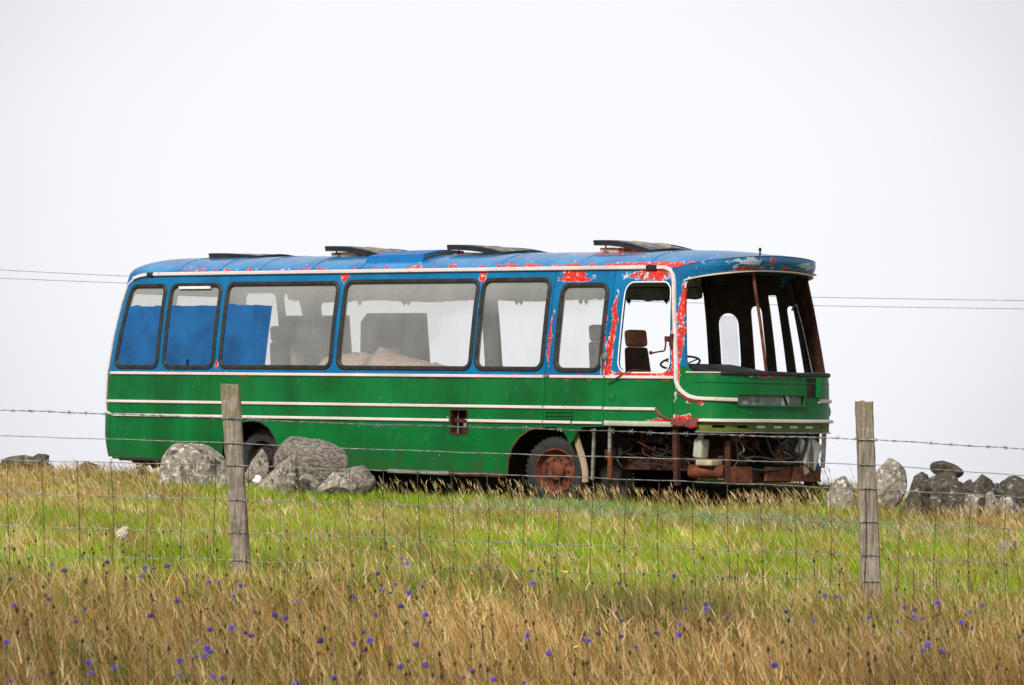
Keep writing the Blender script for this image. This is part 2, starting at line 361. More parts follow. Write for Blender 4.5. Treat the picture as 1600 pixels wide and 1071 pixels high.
def inpoly(p, poly):
    x, y = p; c = False; j = len(poly) - 1
    for i in range(len(poly)):
        xi, yi = poly[i]; xj, yj = poly[j]
        if (yi > y) != (yj > y) and x < (xj - xi) * (y - yi) / (yj - yi) + xi: c = not c
        j = i
    return c
def rrect(x0, z0, x1, z1, r, n=5, dx=0.0):
    """rounded rectangle; dx shifts the top sideways"""
    o = []
    for cx, cz, a0 in ((x1 - r, z1 - r, 0), (x0 + r, z1 - r, 90), (x0 + r, z0 + r, 180), (x1 - r, z0 + r, 270)):
        for k in range(n + 1):
            a = R(a0 + 90 * k / n); px = cx + r * math.cos(a); pz = cz + r * math.sin(a)
            o.append((px + dx * (pz - z0) / (z1 - z0), pz))
    return o
def densify(poly, d):
    o = []
    for i in range(len(poly)):
        a = Vector(poly[i]); b = Vector(poly[(i + 1) % len(poly)]); k = max(1, int((b - a).length / d))
        for j in range(k): q = a.lerp(b, j / k); o.append((q.x, q.y))
    return o
def sheet(outline, holes, fn, t, us=None, zs=None, d=.15):
    """panel cut from a curved skin: outline and holes in (u,z), fn(u,z,off) -> point, t = thickness inwards"""
    outline = densify(outline, d); holes = [densify(h, d) for h in holes]
    pts = []; edges = []
    for lp in [outline] + holes:
        b = len(pts); pts += lp; edges += [(b + i, b + (i + 1) % len(lp)) for i in range(len(lp))]
    B = np.array(pts)
    if us is None: us = np.arange(min(B[:, 0]) + .1, max(B[:, 0]), .2)
    if zs is None: zs = np.arange(min(B[:, 1]) + .06, max(B[:, 1]), .12)
    for u in us:
        for z in zs:
            if inpoly((u, z), outline) and not any(inpoly((u, z), h) for h in holes) and np.min(np.hypot(B[:, 0] - u, B[:, 1] - z)) > .045:
                pts.append((u, z))
    vc, e, f, _, _, _ = delaunay_2d_cdt([Vector(p) for p in pts], edges, [], 0, 1e-5)
    bm = bmesh.new()
    o = [bm.verts.new(fn(v.x, v.y, 0)) for v in vc]; i_ = [bm.verts.new(fn(v.x, v.y, -t)) for v in vc]
    cnt = {}
    for q in f:
        c = sum((vc[k] for k in q), Vector((0, 0))) / len(q)
        if not inpoly(c, outline) or any(inpoly(c, h) for h in holes): continue
        bm.faces.new([o[k] for k in q]); bm.faces.new([i_[k] for k in reversed(q)])
        for k in range(len(q)):
            ed = (q[k], q[(k + 1) % len(q)]); key = tuple(sorted(ed)); cnt.setdefault(key, []).append(ed)
    for key, l in cnt.items():
        if len(l) == 1:
            a, b = l[0]; bm.faces.new((o[b], o[a], i_[a], i_[b]))
    for v in [v for v in bm.verts if not v.link_faces]: bm.verts.remove(v)
    return bm
# ------------------------------------------------------------ the coach: one curved skin B(u, z), u runs round the plan from the nose
HW = 1.275; TH = R(42)
def _plan():
    xs, D, p = -.45, .93, 3.8; pts = []
    for t in np.linspace(0, 1, 400):
        a = t * np.pi / 2; pts.append((xs + D * np.cos(a) ** (2 / p), -HW * np.sin(a) ** (2 / p)))
    XR, r = -10.86, .2; pts.append((XR + r, -HW))
    for a in np.linspace(0, np.pi / 2, 20)[1:]: pts.append((XR + r - r * np.sin(a), -HW + r - r * np.cos(a)))
    pts.append((XR, 0)); return np.array(pts)
PL = _plan(); UU = np.concatenate([[0], np.cumsum(np.hypot(*np.diff(PL, axis=0).T))]); UMAX = float(UU[-1])
INS = [(.3, .05), (.7, .01), (1.1, 0), (1.6, .02), (2.0, .06), (2.5, .125), (2.9, .2), (3.0, .225), (3.3, .3)]
RKF = [(.3, .0), (1.5, .0), (1.65, .01), (2.9, .20), (3.3, .24)]
RKR = [(.3, .06), (.7, .0), (1.6, .02), (2.2, .09), (3.0, .24), (3.3, .3)]
def lerp(z, tab): return float(np.interp(z, [q[0] for q in tab], [q[1] for q in tab]))
def sst(a, b, x): t = min(1, max(0, (x - a) / (b - a))); return t * t * (3 - 2 * t)
def B(u, z, off=0):
    sg = 1 if u >= 0 else -1; au = abs(u); I = lambda q, k: float(np.interp(q, UU, PL[:, k]))
    x0 = I(au, 0); y0 = I(au, 1) * sg; e = .02
    xa, ya, xb, yb = I(au + e, 0), I(au + e, 1) * sg, I(au - e, 0), I(au - e, 1) * sg
    if au < e: nx, ny = 1, 0
    elif au > UMAX - e: nx, ny = -1, 0
    else:
        tx, ty = xa - xb, ya - yb; l = math.hypot(tx, ty); nx, ny = -ty * sg / l, tx * sg / l
        nx, ny = (nx, ny) if True else (0, 0)
    if nx * (x0 + 5) / 6 + ny * y0 < 0: nx, ny = -nx, -ny
    x = x0 - lerp(z, RKF) * sst(-1.3, .1, x0) + lerp(z, RKR) * sst(-9.6, -10.6, x0) * 1.0
    y = y0 * (1 - lerp(z, INS) / HW)
    return Vector((x + nx * off, y + ny * off, z))
def Nrm(u, z):
    return (B(u, z, .1) - B(u, z, 0)).normalized()
XS = PL[:, 0][::-1].copy(); US_ = UU[::-1].copy()
def ux(x): return float(np.interp(x, XS, US_))
def ns(poly, side=1): return [(side * ux(x), z) for x, z in poly]       # (x,z) on the near (1) or far (-1) side -> (u,z)

ox, oy = 2.28 + HW * math.sin(TH), 58.4 + HW * math.cos(TH)
BUS_ROT = -TH
bus = empty('derelict_coach', (ox, oy, 0), BUS_ROT)
tag(bus, 'derelict coach with green lower body, blue roof, red flaking paint and missing windscreen', 'coach')
def bp(name, bm, mat, parent=None, smooth=35, label=None):
    o = obj(name, bm, mat, parent or bus, smooth)
    if label: o['label'] = label
    return o
def surf_path(pts, off=0):
    """(u,z) list -> points and outward normals"""
    return [B(u, z, off) for u, z in pts], [Nrm(u, z) for u, z in pts]
def rail(name, xz, mat='trim', w_=.042, h=.022, side=1, off=.003, raw=False, parent=None, label=None, d=.25):
    uz = xz if raw else ns(xz, side)
    o = []
    for a, b in zip(uz, uz[1:]):
        k = max(1, int(math.hypot(b[0] - a[0], b[1] - a[1]) / d)); o += [(a[0] + (b[0] - a[0]) * i / k, a[1] + (b[1] - a[1]) * i / k) for i in range(k)]
    o.append(uz[-1]); P, Q = surf_path(o, off)
    bm = bmesh.new(); sweep(bm, P, strip(w_, h), Q); return bp(name, bm, mat, parent, label=label)
def loop_frame(bm, uz, w_=.04, h=.02, off=.0):
    P, Q = surf_path(densify(uz, .12), off); sweep(bm, P, strip(w_, h), Q, closed=True)

T = .03
XG1, XG2, XG3 = -2.505, -1.49, -.335           # panel gaps
g = .004
# lower flank: main panel, narrow panel over the wheel, cab panel
arch_f = [(-3.155, .33), (-3.13, .50), (-3.05, .68), (-2.92, .82), (-2.75, .91), (-2.60, .945), (-2.505 - g, .955)]
low_main = [(-10.66, .40)] + [(-8.42, .40), (-8.40, .56), (-8.33, .72), (-8.18, .87), (-8.02, .94), (-7.85, .965), (-7.66, .95), (-7.50, .88), (-7.40, .76), (-7.34, .62), (-7.31, .39), (-5.30, .335)] + arch_f + [(XG1 - g, 1.60), (-10.66, 1.60)]
ulow = ns(low_main)
us_rear = list(np.arange(ux(-10.6), UMAX, .05))
fuel = rrect(-4.135, .835, -3.83, 1.165, .03, 3)
bm = sheet(ulow, [ns(fuel)], B, T, d=.2); sp = bp('side_panel', bm, 'green')
bm = sheet(ns([(XG1 + g, .955), (-2.3, .955), (-2.17, .90), (-2.10, .82), (-2.06, .735), (-2.00, .80), (-1.93, .90), (-1.83, .965), (XG2 - g, .975), (XG2 - g, 1.60), (XG1 + g, 1.60)]), [], B, T, d=.1); bp('side_panel', bm, 'green', label='short green side panel with a torn tongue over the front wheel')
bm = sheet(ns([(XG2 + g, 1.0), (XG3 - g, 1.0), (XG3 - g, 1.60), (XG2 + g, 1.60)]), [], B, T); cab = bp('cab_panel', bm, 'green')
# seams behind the gaps
bm = bmesh.new()
for xg in (XG1, XG2, XG3):
    P, Q = surf_path([(ux(xg), z) for z in np.linspace(.98, 2.96, 14)], -.012); sweep(bm, P, [(-.03, -.02), (.03, -.02), (.03, 0), (-.03, 0)], Q)
bp('door_seam', bm, 'rustdark')
# scored outlines of flaps in the flank
def score(xz, wd=.007, mat='dark', closed=False):
    bm = bmesh.new(); P, Q = surf_path(densify(ns(xz), .15) if closed else ns(xz), 0); sweep(bm, P, strip(wd, .0025), Q, closed=closed); return bm
bp('service_flap', score(rrect(-4.93, 1.235, -3.85, 1.565, .05, 3), closed=True), 'dark', label='outline of a service flap in the green flank')
bm = score([(-5.25, .36), (-5.25, .88)], .012); bp('panel_seam', bm, 'rust', label='rusty seam between flank panels')
for xg in (-4.17, -6.15):
    bp('panel_seam', score([(xg, .36 if xg > -5 else .80), (xg, .98)], .006), 'dark')
bp('locker_flap', score([(-10.5, .46), (-10.45, .44), (-10.42, .78), (-10.5, .80)], .008), 'dark')
bm = bmesh.new()
for k in range(3): box(bm, B(ux(-2.25 + .0 * k), 1.15 - .045 * k, .008), (.42, .016, .008))
box(bm, B(ux(-2.46), 1.10, .008), (.012, .014, .13)); box(bm, B(ux(-2.02), 1.10, .008), (.012, .014, .13)); bp('vent_flap', bm, 'green')
bm = bmesh.new(); lathe(bm, [(.062, -.002), (.062, .004), (.054, .006), (.0, .006)], B(ux(-1.36), 1.36, .003), 'Y', 20)
bmesh.ops.scale(bm, vec=(1, -1, 1), verts=bm.verts, space=Matrix.Translation(-B(ux(-1.36), 1.36, .003))); bp('round_cap', bm, 'green')
# fuel recess
bm = bmesh.new(); P, Q = surf_path(densify(ns(fuel), .1), 0); sweep(bm, P, [(-.012, -.18), (.0, -.18), (.006, .008), (-.012, .008)], Q, closed=True)
c_ = B(ux(-3.98), 1.0, -.17); box(bm, c_, (.36, .01, .38)); rec = bp('fuel_recess', bm, 'rustdark')
bm = bmesh.new(); lathe(bm, [(.035, 0), (.035, -.06), (.028, -.07), (0, -.07)], c_ + V(.03, -.02, -.03), 'Y', 16); bmesh.ops.create_uvsphere(bm, u_segments=8, v_segments=6, radius=.02, matrix=Matrix.Translation(c_ + V(.06, -.1, .03)))
box(bm, c_ + V(-.10, -.08, 0), (.02, .02, .3), bev=.004); bp('filler_pipe', bm, 'alu', rec)
# rear end
urc = ux(-10.66)
def rear_sheet(z0, z1, side, holes=()): return sheet([(side * (urc + g * 0), z0), (side * UMAX, z0), (side * UMAX, z1), (side * urc, z1)], holes, B, T, us=[side * q for q in np.arange(urc + .03, UMAX, .06)], d=.1)
for side in (1, -1): bp('rear_panel', rear_sheet(.43, 1.60, side), 'green')
for side in (1, -1):
    a, b = urc + .36, UMAX
    hole = [(side * a, 1.95), (side * (b - .02), 1.95), (side * (b - .02), 2.72), (side * a, 2.72)]
    bp('rear_window_surround', rear_sheet(1.606, 3.0, side, [hole]), 'blue')
# upper flank with window openings
def win(x0, x1, z0, z1, r=.09, dx=.0): return rrect(x0, z0, x1, z1, r, 5, dx)
WINS = [(-10.60, -9.735, 1.69, 2.825, .10), (-9.60, -8.625, 1.69, 2.83, .11), (-8.485, -6.375, 1.70, 2.84, .11), (-6.235, -3.83, 1.70, 2.855, .11), (-3.735, -2.575, 1.70, 2.86, .12)]
holes = [ns(win(*w_)) for w_ in WINS]
bm = sheet(ns([(-10.66, 1.606), (XG1 - g, 1.606), (XG1 - g, 3.0), (-10.66, 3.0)]), holes, B, .025, d=.15); bp('window_surround', bm, 'blue')
W6 = (-2.35, -1.58, 1.69, 2.785, .12); DW = (-1.29, -.415, 1.665, 2.815, .14)
bm = sheet(ns([(XG1 + g, 1.606), (XG2 - g, 1.606), (XG2 - g, 3.0), (XG1 + g, 3.0)]), [ns(win(*W6))], B, .025, d=.1); bp('window_surround', bm, 'blue')
bm = sheet(ns([(XG2 + g, 1.606), (XG3 - g, 1.606), (XG3 - g, 3.0), (XG2 + g, 3.0)]), [ns(win(*DW))], B, .04, d=.1); bp('cab_window_surround', bm, 'blue', label='cab window surround, blue paint flaked to red, no glass')
bm = bmesh.new(); loop_frame(bm, ns(win(DW[0] + .0, DW[1], DW[2], DW[3], DW[4])), .016, .004); bp('opening_edge', bm, 'white')
for w_ in WINS + [W6]:
    bm = bmesh.new(); hl = ns(win(*w_)); loop_frame(bm, hl, .062, .022)
    # inner lip of the rubber
    P, Q = surf_path(densify(hl, .12), 0); sweep(bm, P, [(-.03, -.04), (.03, -.04), (.03, .01), (-.03, .01)], Q, closed=True)
    fr_ = bp('window', bm, 'rubber')
    bm = sheet(hl, [], lambda u, z, off: B(u, z, off - .008), .005, d=.2); bp('pane', bm, 'glass', fr_)
bm = bmesh.new(); box(bm, B(ux(-9.13), 2.795, .02) , (.62, .02, .035)); bp('window_vent_strip', bm, 'white')
bm = bmesh.new(); box(bm, B(ux(-9.12), 1.76, .012), (.03, .03, .08), bev=.006); bp('window_catch', bm, 'plastic')

# front: green nose, pillars and screen opening in one skin
uA = ux(XG3)
def ws_loop():  # opening runs from the near pillar round to the far side light
    zb, zt, r = 1.665, 2.95, .17; uL, uR = ux(-.14), -ux(-.36)
    pts = []
    def top(u): return zt + .02 - .028 * (u - .1) ** 2
    def arc(cx, cz, r, a0, a1, n=6): return [(cx + r * math.cos(R(a0 + (a1 - a0) * k / n)), cz + r * math.sin(R(a0 + (a1 - a0) * k / n))) for k in range(n + 1)]
    # near side is +u; walk: near bottom -> near top -> far top -> far bottom
    pts += arc(uL - r, zb + r, r, 270, 360); pts += arc(uL - r, top(uL) - r - .0, r, 0, 90)
    for u in np.linspace(uL - r - .2, uR + r + .2, 16): pts.append((u, top(u)))
    pts += arc(uR + r, top(uR) - r, r, 90, 180); pts += arc(uR + .08, zb + .08, .08, 180, 270)
    return pts
WS = ws_loop()
slot = rrect(-.34, 1.262, .92, 1.41, .02, 2)
zs_f = list(np.arange(1.15, 3, .12))
us_f = [s * v for v in np.arange(.05, 2, .1) for s in (1, -1)]
bm = sheet([(uA - g, 1.085), (-uA, 1.085), (-uA, 2.97), (uA - g, 2.97)], [WS, slot], B, .035, us=us_f, zs=zs_f, d=.08); fp = bp('front_panel', bm, 'front', label='green nose panel with blue and red screen pillars and an empty windscreen opening')
bm = bmesh.new(); P, Q = surf_path([(u, z) for u, z in WS if z > 1.9 and u > -1.4], .0); sweep(bm, P, strip(.022, .012), Q); bp('screen_edge', bm, 'trim')
bm = bmesh.new(); P, Q = surf_path([(u, 1.672 + .004 * math.sin(u * 7)) for u in np.linspace(1.15, -1.6, 40)], .0); sweep(bm, P, strip(.05, .03), Q); bp('screen_rubber', bm, 'rubber')
bm = bmesh.new(); P, Q = surf_path([(u, 1.675) for u in np.linspace(1.62, 1.1, 14)], .0); sweep(bm, P, strip(.018, .012), Q); bp('screen_edge', bm, 'trim')
bm = bmesh.new(); P, Q = surf_path([(u, 1.555) for u in np.linspace(1.5, -1.6, 50)], .0); sweep(bm, P, strip(.012, .008), Q); bp('nose_crease', bm, 'front')
# slot: raised green lips, grey panel, its gap filled by a white strip for the sky beyond
bm = bmesh.new(); loop_frame(bm, slot, .03, .018); bp('slot_frame', bm, 'front')
bm = sheet([(.93, 1.255), (.10, 1.255), (.06, 1.41), (.93, 1.41)], [], lambda u, z, off: B(u, z, off - .03), .01, us=[.3, .6, .8], d=.1); bp('slot_backing', bm, 'slotgrey')
bm = sheet([(.09, 1.255), (-.09, 1.255), (-.09, 1.41), (.05, 1.41)], [], lambda u, z, off: B(u, z, off - .04), .01, us=[.0], d=.1); bp('slot_backing', bm, 'white', label='white strip standing in for sky seen through the slot')
bm = sheet([(-.10, 1.255), (-.35, 1.255), (-.35, 1.42), (-.10, 1.42)], [], lambda u, z, off: B(u, z, off - .03), .01, us=[-.2], d=.1); bp('slot_backing', bm, 'slotgrey')
bm = bmesh.new(); sweep(bm, [B(.06, 1.42, -.028), B(-.05, 1.25, -.028)], [(-.012, -.01), (.012, -.01), (.012, .01), (-.012, .01)], V(1, 0, 0)); bp('slot_strut', bm, 'dark')
# upright blade right of the slot, dark sheet painting the shadowed gap beside it
bm = sheet([(-.40, 1.38), (-.62, 1.38), (-.62, 1.62), (-.40, 1.62)], [], lambda u, z, off: B(u, z, off + .005), .004, us=[-.5], d=.1); bp('painted_gap_shadow', bm, 'dark')
bm = bmesh.new(); box(bm, B(-.62, 1.50, .03), (.07, .05, .25), rotm('Z', 12), bev=.015); bp('upright_blade', bm, 'front')
bm = bmesh.new(); lathe(bm, [(.10, 0), (.10, .006), (.09, .008), (0, .008)], B(-1.32, 1.2, .0), 'X', 24); bp('lamp_blank', bm, 'front')
# front trim: gutter rail turns down the pillar and sweeps into the nose moulding
tp = [(-.80, 3.0), (-.56, 2.995), (-.44, 2.965), (-.375, 2.90), (-.35, 2.80), (-.335, 2.6), (-.315, 2.3), (-.30, 2.0), (-.295, 1.75), (-.295, 1.56)]
rail('pillar_trim', tp, w_=.052, h=.03, off=.004, d=.1)
q = [(ux(-.295), 1.56), (1.745, 1.50), (1.70, 1.45), (1.64, 1.41), (1.57, 1.375), (1.48, 1.352), (1.37, 1.345), (.93, 1.335)]
rail('nose_trim', q, w_=.05, h=.03, raw=True, d=.06)
rail('nose_trim', [(-.66, 1.335), (-1.0, 1.335), (-1.4, 1.335), (-1.72, 1.335)], w_=.05, h=.03, raw=True, d=.06)
rail('nose_trim_edge', [(1.72, 1.40), (1.64, 1.36), (1.55, 1.325), (1.42, 1.315)], 'trimred', .03, .012, raw=True, d=.06)
# flank trims
rail('gutter', [(-10.62, 2.93), (-10.5, 2.965), (-10.3, 2.985), (-8, 2.99), (-2.2, 3.0), (-.80, 3.0)], w_=.055, h=.035, off=.006)
bm = bmesh.new(); box(bm, B(ux(-.83), 3.0, .02), (.17, .05, .062), bev=.01); bp('gutter_sleeve', bm, 'plastic')
bm = bmesh.new(); box(bm, B(ux(-10.22), 2.985, .02), (.13, .05, .055), bev=.01); bp('gutter_sleeve', bm, 'plastic')
uc = ux(-10.66)
rail('rear_corner_trim', [(ux(-10.62), 2.93), (uc + .06, 2.84), (uc + .09, 2.6), (uc + .10, 2.1), (uc + .10, 1.6), (uc + .10, 1.2), (uc + .06, 1.06), (uc - .08, 1.015)], w_=.03, h=.016, raw=True, d=.08)
rail('belt_trim', [(-10.66, 1.603), (XG1 - .02, 1.603)]); rail('belt_trim', [(XG1 + .09, 1.605), (XG2 - .01, 1.605)]); rail('belt_trim', [(XG2 + .02, 1.605), (-.33, 1.605)])
rail('side_moulding', [(-10.70, 1.208), (XG1 - .01, 1.208)]); rail('side_moulding', [(XG1 + .01, 1.208), (XG2 - .01, 1.208)]); rail('side_moulding', [(XG2 + .02, 1.205), (-.62, 1.205)])
rail('side_moulding_end', [(-.62, 1.205), (-.56, 1.15), (-.50, 1.11), (-.40, 1.08), (-.34, 1.07)], 'trimred', .035, .014, d=.05)
rail('side_moulding', [(-10.56, 1.018), (-4.15, 1.02)]); rail('side_moulding', [(-3.815, 1.02), (XG1 - .01, 1.02)], label='lower pale moulding'); rail('side_moulding', [(XG1 + .01, 1.02), (-2.03, 1.02)]); rail('side_moulding', [(-2.0, 1.018), (XG2 - .01, 1.018)], w_=.036)
rail('perforated_sill', [(XG2 + .02, 1.02), (-.36, 1.018)], 'pale', .062, .012)
rail('sill_strip', [(-5.27, .335), (-4.18, .325)], 'alu', .055, .03)
rail('sill_strip', [(-4.15, .32), (-3.17, .315)], 'rustdark', .05, .02)
rail('sill_strip', [(-10.5, .405), (-8.5, .40)], 'dark', .05, .02)
# door hinge / grab handle by the cab gap and a loose cable
bm = bmesh.new(); tube(bm, smooth_path([B(ux(-1.53), 1.66, .02), B(ux(-1.53), 1.83, .05), B(ux(-1.50), 1.885, .06), B(ux(-1.46), 1.87, .06), B(ux(-1.46), 1.80, .03)]), .011); bp('grab_handle', bm, 'alu')
bm = bmesh.new(); tube(bm, smooth_path([B(ux(-1.42), 1.52, .02), B(ux(-1.25), 1.60, .04), B(ux(-1.10), 1.67, .03), B(ux(-.98), 1.70, 0), V(-.83, -1.15, 1.68)]), .008); bp('loose_cable', bm, 'rustdark')

# peak over the windscreen
def zt_peak(u): return 3.165 - .115 * abs(u / 1.5) ** 2.2
bm = bmesh.new(); prev = None; K = 12
uu = np.linspace(ux(-.42), -ux(-.42), 80); rows = []
for u in uu:
    f = max(0, 1 - (abs(u) / 1.8) ** 3); zb = 2.945 + .045 * f - .085 * min(1.2, abs(u) / 1.45) ** 2.5; zt = zt_peak(u); row = []
    for k in range(K):
        t = k / (K - 1); z = zb + (zt - zb) * t; o = (.016 + .062 * f * math.sin(math.pi * min(1, t * 1.0 + .12) * .62)) + (.006 if k % 2 else 0)
        row.append(bm.verts.new(B(u, 2.95, o) + V(0, 0, z - 2.95)))
    b0 = B(u, 2.95, .0); row.insert(0, bm.verts.new((b0.x, b0.y, zb + .005)))
    top = B(u, 2.95, -.10); row.append(bm.verts.new((top.x, top.y, zt + .02)))
    rows.append(row)
for a, b in zip(rows, rows[1:]):
    for j in range(len(a) - 1): bm.faces.new((a[j], a[j + 1], b[j + 1], b[j]))
pk = bp('screen_peak', bm, 'peak', smooth=50); bmod = pk.modifiers.new('thick', 'SOLIDIFY'); bmod.thickness = .006
rail('peak_edge', [(u, 2.972 - .105 * min(1.2, abs(u) / 1.45) ** 2.5) for u in np.linspace(1.62, -1.62, 40)], 'trim', .022, .036, raw=True, d=.5)
# roof
def roof():
    bm = bmesh.new(); us = list(np.concatenate([np.linspace(0, 2.2, 36), np.linspace(2.35, ux(-10.4), 40), np.linspace(ux(-10.4), UMAX, 16)[1:]]))
    loop = us + [-u for u in us[::-1][1:-1]]
    K = 16; rings = []
    for k in range(K):
        t = (k / (K - 1)) ** 1.15 if k else 0; s = 1 - t
        ring = []
        for u in loop:
            b = B(u, 3.0, 0); S = V(min(max(b.x, -9.75), -.75), 0, 0)
            P = S + (b - V(0, 0, 3.0) - S) * s
            hz = .245 * (1 - s ** 2.6) ** .62
            if b.x > -.75: hz *= 1
            ring.append(bm.verts.new((P.x, P.y, 3.0 + hz)))
        rings.append(ring)
    n = len(loop)
    for A_, B_ in zip(rings, rings[1:]):
        for i in range(n): 
            try: bm.faces.new((A_[i], A_[(i + 1) % n], B_[(i + 1) % n], B_[i]))
            except ValueError: pass
    bmesh.ops.remove_doubles(bm, verts=bm.verts, dist=.002)
    return bm
rf = bp('roof', roof(), 'roof', smooth=60)
md = rf.modifiers.new('thick', 'SOLIDIFY'); md.thickness = .02
def roof_z(x, y):
    hy = 1.05; s = min(1, abs(y) / hy); ex = max(0, (x - -.75) / 1.0, (-9.75 - x) / .9); s = min(1, math.hypot(s, ex)); return 3.0 + .245 * (1 - s ** 2.6) ** .62
for xr in (-9.55, -8.72, -7.95, -6.95, -6.05, -3.55, -2.15, -.98):      # lapped roof joints
    bm = bmesh.new(); P = []; Q = []
    for y in np.linspace(-1.03, 1.03, 40): P.append(V(xr, y, roof_z(xr, y) + .001)); Q.append(V(0, y * .5, 1))
    sweep(bm, P, strip(.03, .007), Q); bp('roof_joint', bm, 'roof')
bm = bmesh.new(); tube(bm, [V(.10, -.12, 3.15), V(.10, -.12, 3.27)], .012); bmesh.ops.create_uvsphere(bm, u_segments=8, v_segments=6, radius=.022, matrix=Matrix.Translation((.10, -.12, 3.245))); bp('aerial_stub', bm, 'dark')
# hatches: propped lids with a rim, struts and a rusty upstand
def hatch(xc, L_, Wd, lift, base, warp, label):
    h = empty('roof_hatch', (0, 0, 0)); h.parent = bus; h['label'] = label
    x0, x1 = xc - L_ / 2, xc + L_ / 2; zr = roof_z(xc, 0)
    def lidz(x, y): t = min(1, max(0, (x1 - x) / L_)); return zr + .022 + lift * (1 - (1 - t) ** 2.3) + .012 * (1 - (2 * y / Wd) ** 2) - .03 * (1 - t) ** 2 * abs(2 * y / Wd)
    nx_, ny_ = 10, 10; bm = bmesh.new()
    g_ = [[(bm.verts.new((x, y, lidz(x, y) + warp * math.sin(x * 19 + y * 5) * (1 - abs(2 * y / Wd)))), bm.verts.new((x, y, lidz(x, y) - .012))) for y in np.linspace(-Wd / 2, Wd / 2, ny_)] for x in np.linspace(x0, x1, nx_)]
    for i in range(nx_ - 1):
        for j in range(ny_ - 1):
            a, b, c, d = g_[i][j], g_[i + 1][j], g_[i + 1][j + 1], g_[i][j + 1]
            bm.faces.new((a[0], b[0], c[0], d[0])); bm.faces.new((d[1], c[1], b[1], a[1]))
    rim_ = [g_[i][0] for i in range(nx_)] + [g_[-1][j] for j in range(1, ny_)] + [g_[i][-1] for i in range(nx_ - 2, -1, -1)] + [g_[0][j] for j in range(ny_ - 2, 0, -1)]
    for i in range(len(rim_)): a, b = rim_[i], rim_[(i + 1) % len(rim_)]; bm.faces.new((a[0], b[0], b[1], a[1]))
    obj('lid', bm, 'lid', h)
    bm = bmesh.new(); per = [(x, -Wd / 2) for x in np.linspace(x0, x1, 12)] + [(x1, y) for y in np.linspace(-Wd / 2, Wd / 2, 8)[1:]] + [(x, Wd / 2) for x in np.linspace(x1, x0, 12)[1:]] + [(x0, y) for y in np.linspace(Wd / 2, -Wd / 2, 8)[1:-1]]
    sweep(bm, [V(x, y, lidz(x, y) - .012) for x, y in per], [(-.014, -.045), (.014, -.045), (.016, -.005), (.022, 0), (.022, .022), (-.01, .026)], V(0, 0, 1), closed=True); obj('lid_rim', bm, 'plastic', h)
    if lift > .05:
        for x, y in ((x0 + .12, -Wd / 2 + .08), (x0 + .1, Wd / 2 - .1), (xc + .1, -Wd / 2 + .1)):
            bm = bmesh.new(); tube(bm, [V(x, y, roof_z(x, y) - .03), V(x, y, lidz(x, y) - .02)], .01); obj('strut', bm, 'dark', h)
    bm = bmesh.new(); ww = Wd / 2 - .05
    per = [(x0 + .05, -ww), (x1 - .03, -ww), (x1 - .03, ww), (x0 + .05, ww)]
    per = densify(per, .12)
    P = [V(x, y, roof_z(x, y)) for x, y in per]; q_ = []
    for p in P: hgt = max(.004, min(base, lidz(p.x, p.y) - .045 - p.z)); o_ = V(p.x - xc, p.y, 0).normalized() * .02; q_.append([bm.verts.new(p + V(0, 0, -.02)), bm.verts.new(p + V(0, 0, hgt)), bm.verts.new(p - o_ + V(0, 0, hgt)), bm.verts.new(p - o_ + V(0, 0, -.02))])
    for i in range(len(q_)):
        a, b = q_[i], q_[(i + 1) % len(q_)]
        for j in range(4): bm.faces.new((a[j], a[(j + 1) % 4], b[(j + 1) % 4], b[j]))
    obj('upstand', bm, 'upstand', h)
    bm = bmesh.new(); 
    if lift > .05:
        box(bm, V(xc, Wd * .1, zr + base + lift * .35), (L_ * .7, .02, lift * .55), rotm('Y', 6)); obj('hatch_blind', bm, 'beige', h)
    else: bm.free()
m = Mat('rusty_upstand', .8); m.col(m.mix(m.rng(m.noise(14, 5), .48, .56), (.55, .38, .22), (.40, .03, .015))); m.bump(m.noise(30, 4), .4, .005); MT['upstand'] = m.m
hatch(-9.02, .95, .95, .015, .02, .012, 'rearmost roof hatch, shut flat with a buckled skin')
hatch(-6.68, 1.0, 1.05, .085, .05, .006, 'roof hatch propped open behind the blue air scoop')
hatch(-4.42, .98, 1.05, .075, .02, .010, 'roof hatch with a pale buckled skin ahead of the air scoop')
hatch(-1.88, .95, .98, .105, .055, .004, 'front roof hatch, propped highest, beige blind beneath')
# air scoop
bm = bmesh.new()
xa, xb = -6.12, -5.0
sec = lambda x, k: [V(x, -.93, 3.05), V(x + (.10 if k == 0 else 0), -.90, 3.185 if k == 0 else 3.20), V(x + (.16 if k == 0 else 0), -.55, 3.262 if k == 0 else 3.27), V(x + (.1 if k == 0 else 0), -.1, 3.27), V(x, -.08, 3.17)]
A_ = [bm.verts.new(p) for p in sec(xa, 0)]; B_ = [bm.verts.new(p) for p in sec(xb, 1)]
for i in range(5): bm.faces.new((A_[i], A_[(i + 1) % 5], B_[(i + 1) % 5], B_[i]))
bm.faces.new(A_[::-1]); bm.faces.new(B_)
bmesh.ops.bevel(bm, geom=bm.edges[:], offset=.012, segments=2, affect='EDGES'); bm.transform(Matrix.Translation((0, 0, .02))); scp = bp('air_scoop', bm, 'scoop', smooth=30)
bm = bmesh.new(); vs_ = [bm.verts.new(V(xb + .006, y, z)) for y, z in ((-.88, 3.10), (-.86, 3.205), (-.55, 3.275), (-.14, 3.28), (-.14, 3.22))]; f_ = bm.faces.new(vs_)
r_ = bmesh.ops.extrude_face_region(bm, geom=[f_]); bmesh.ops.translate(bm, vec=(.008, 0, 0), verts=[v for v in r_['geom'] if isinstance(v, bmesh.types.BMVert)]); bp('scoop_mesh', bm, 'mesh', scp)

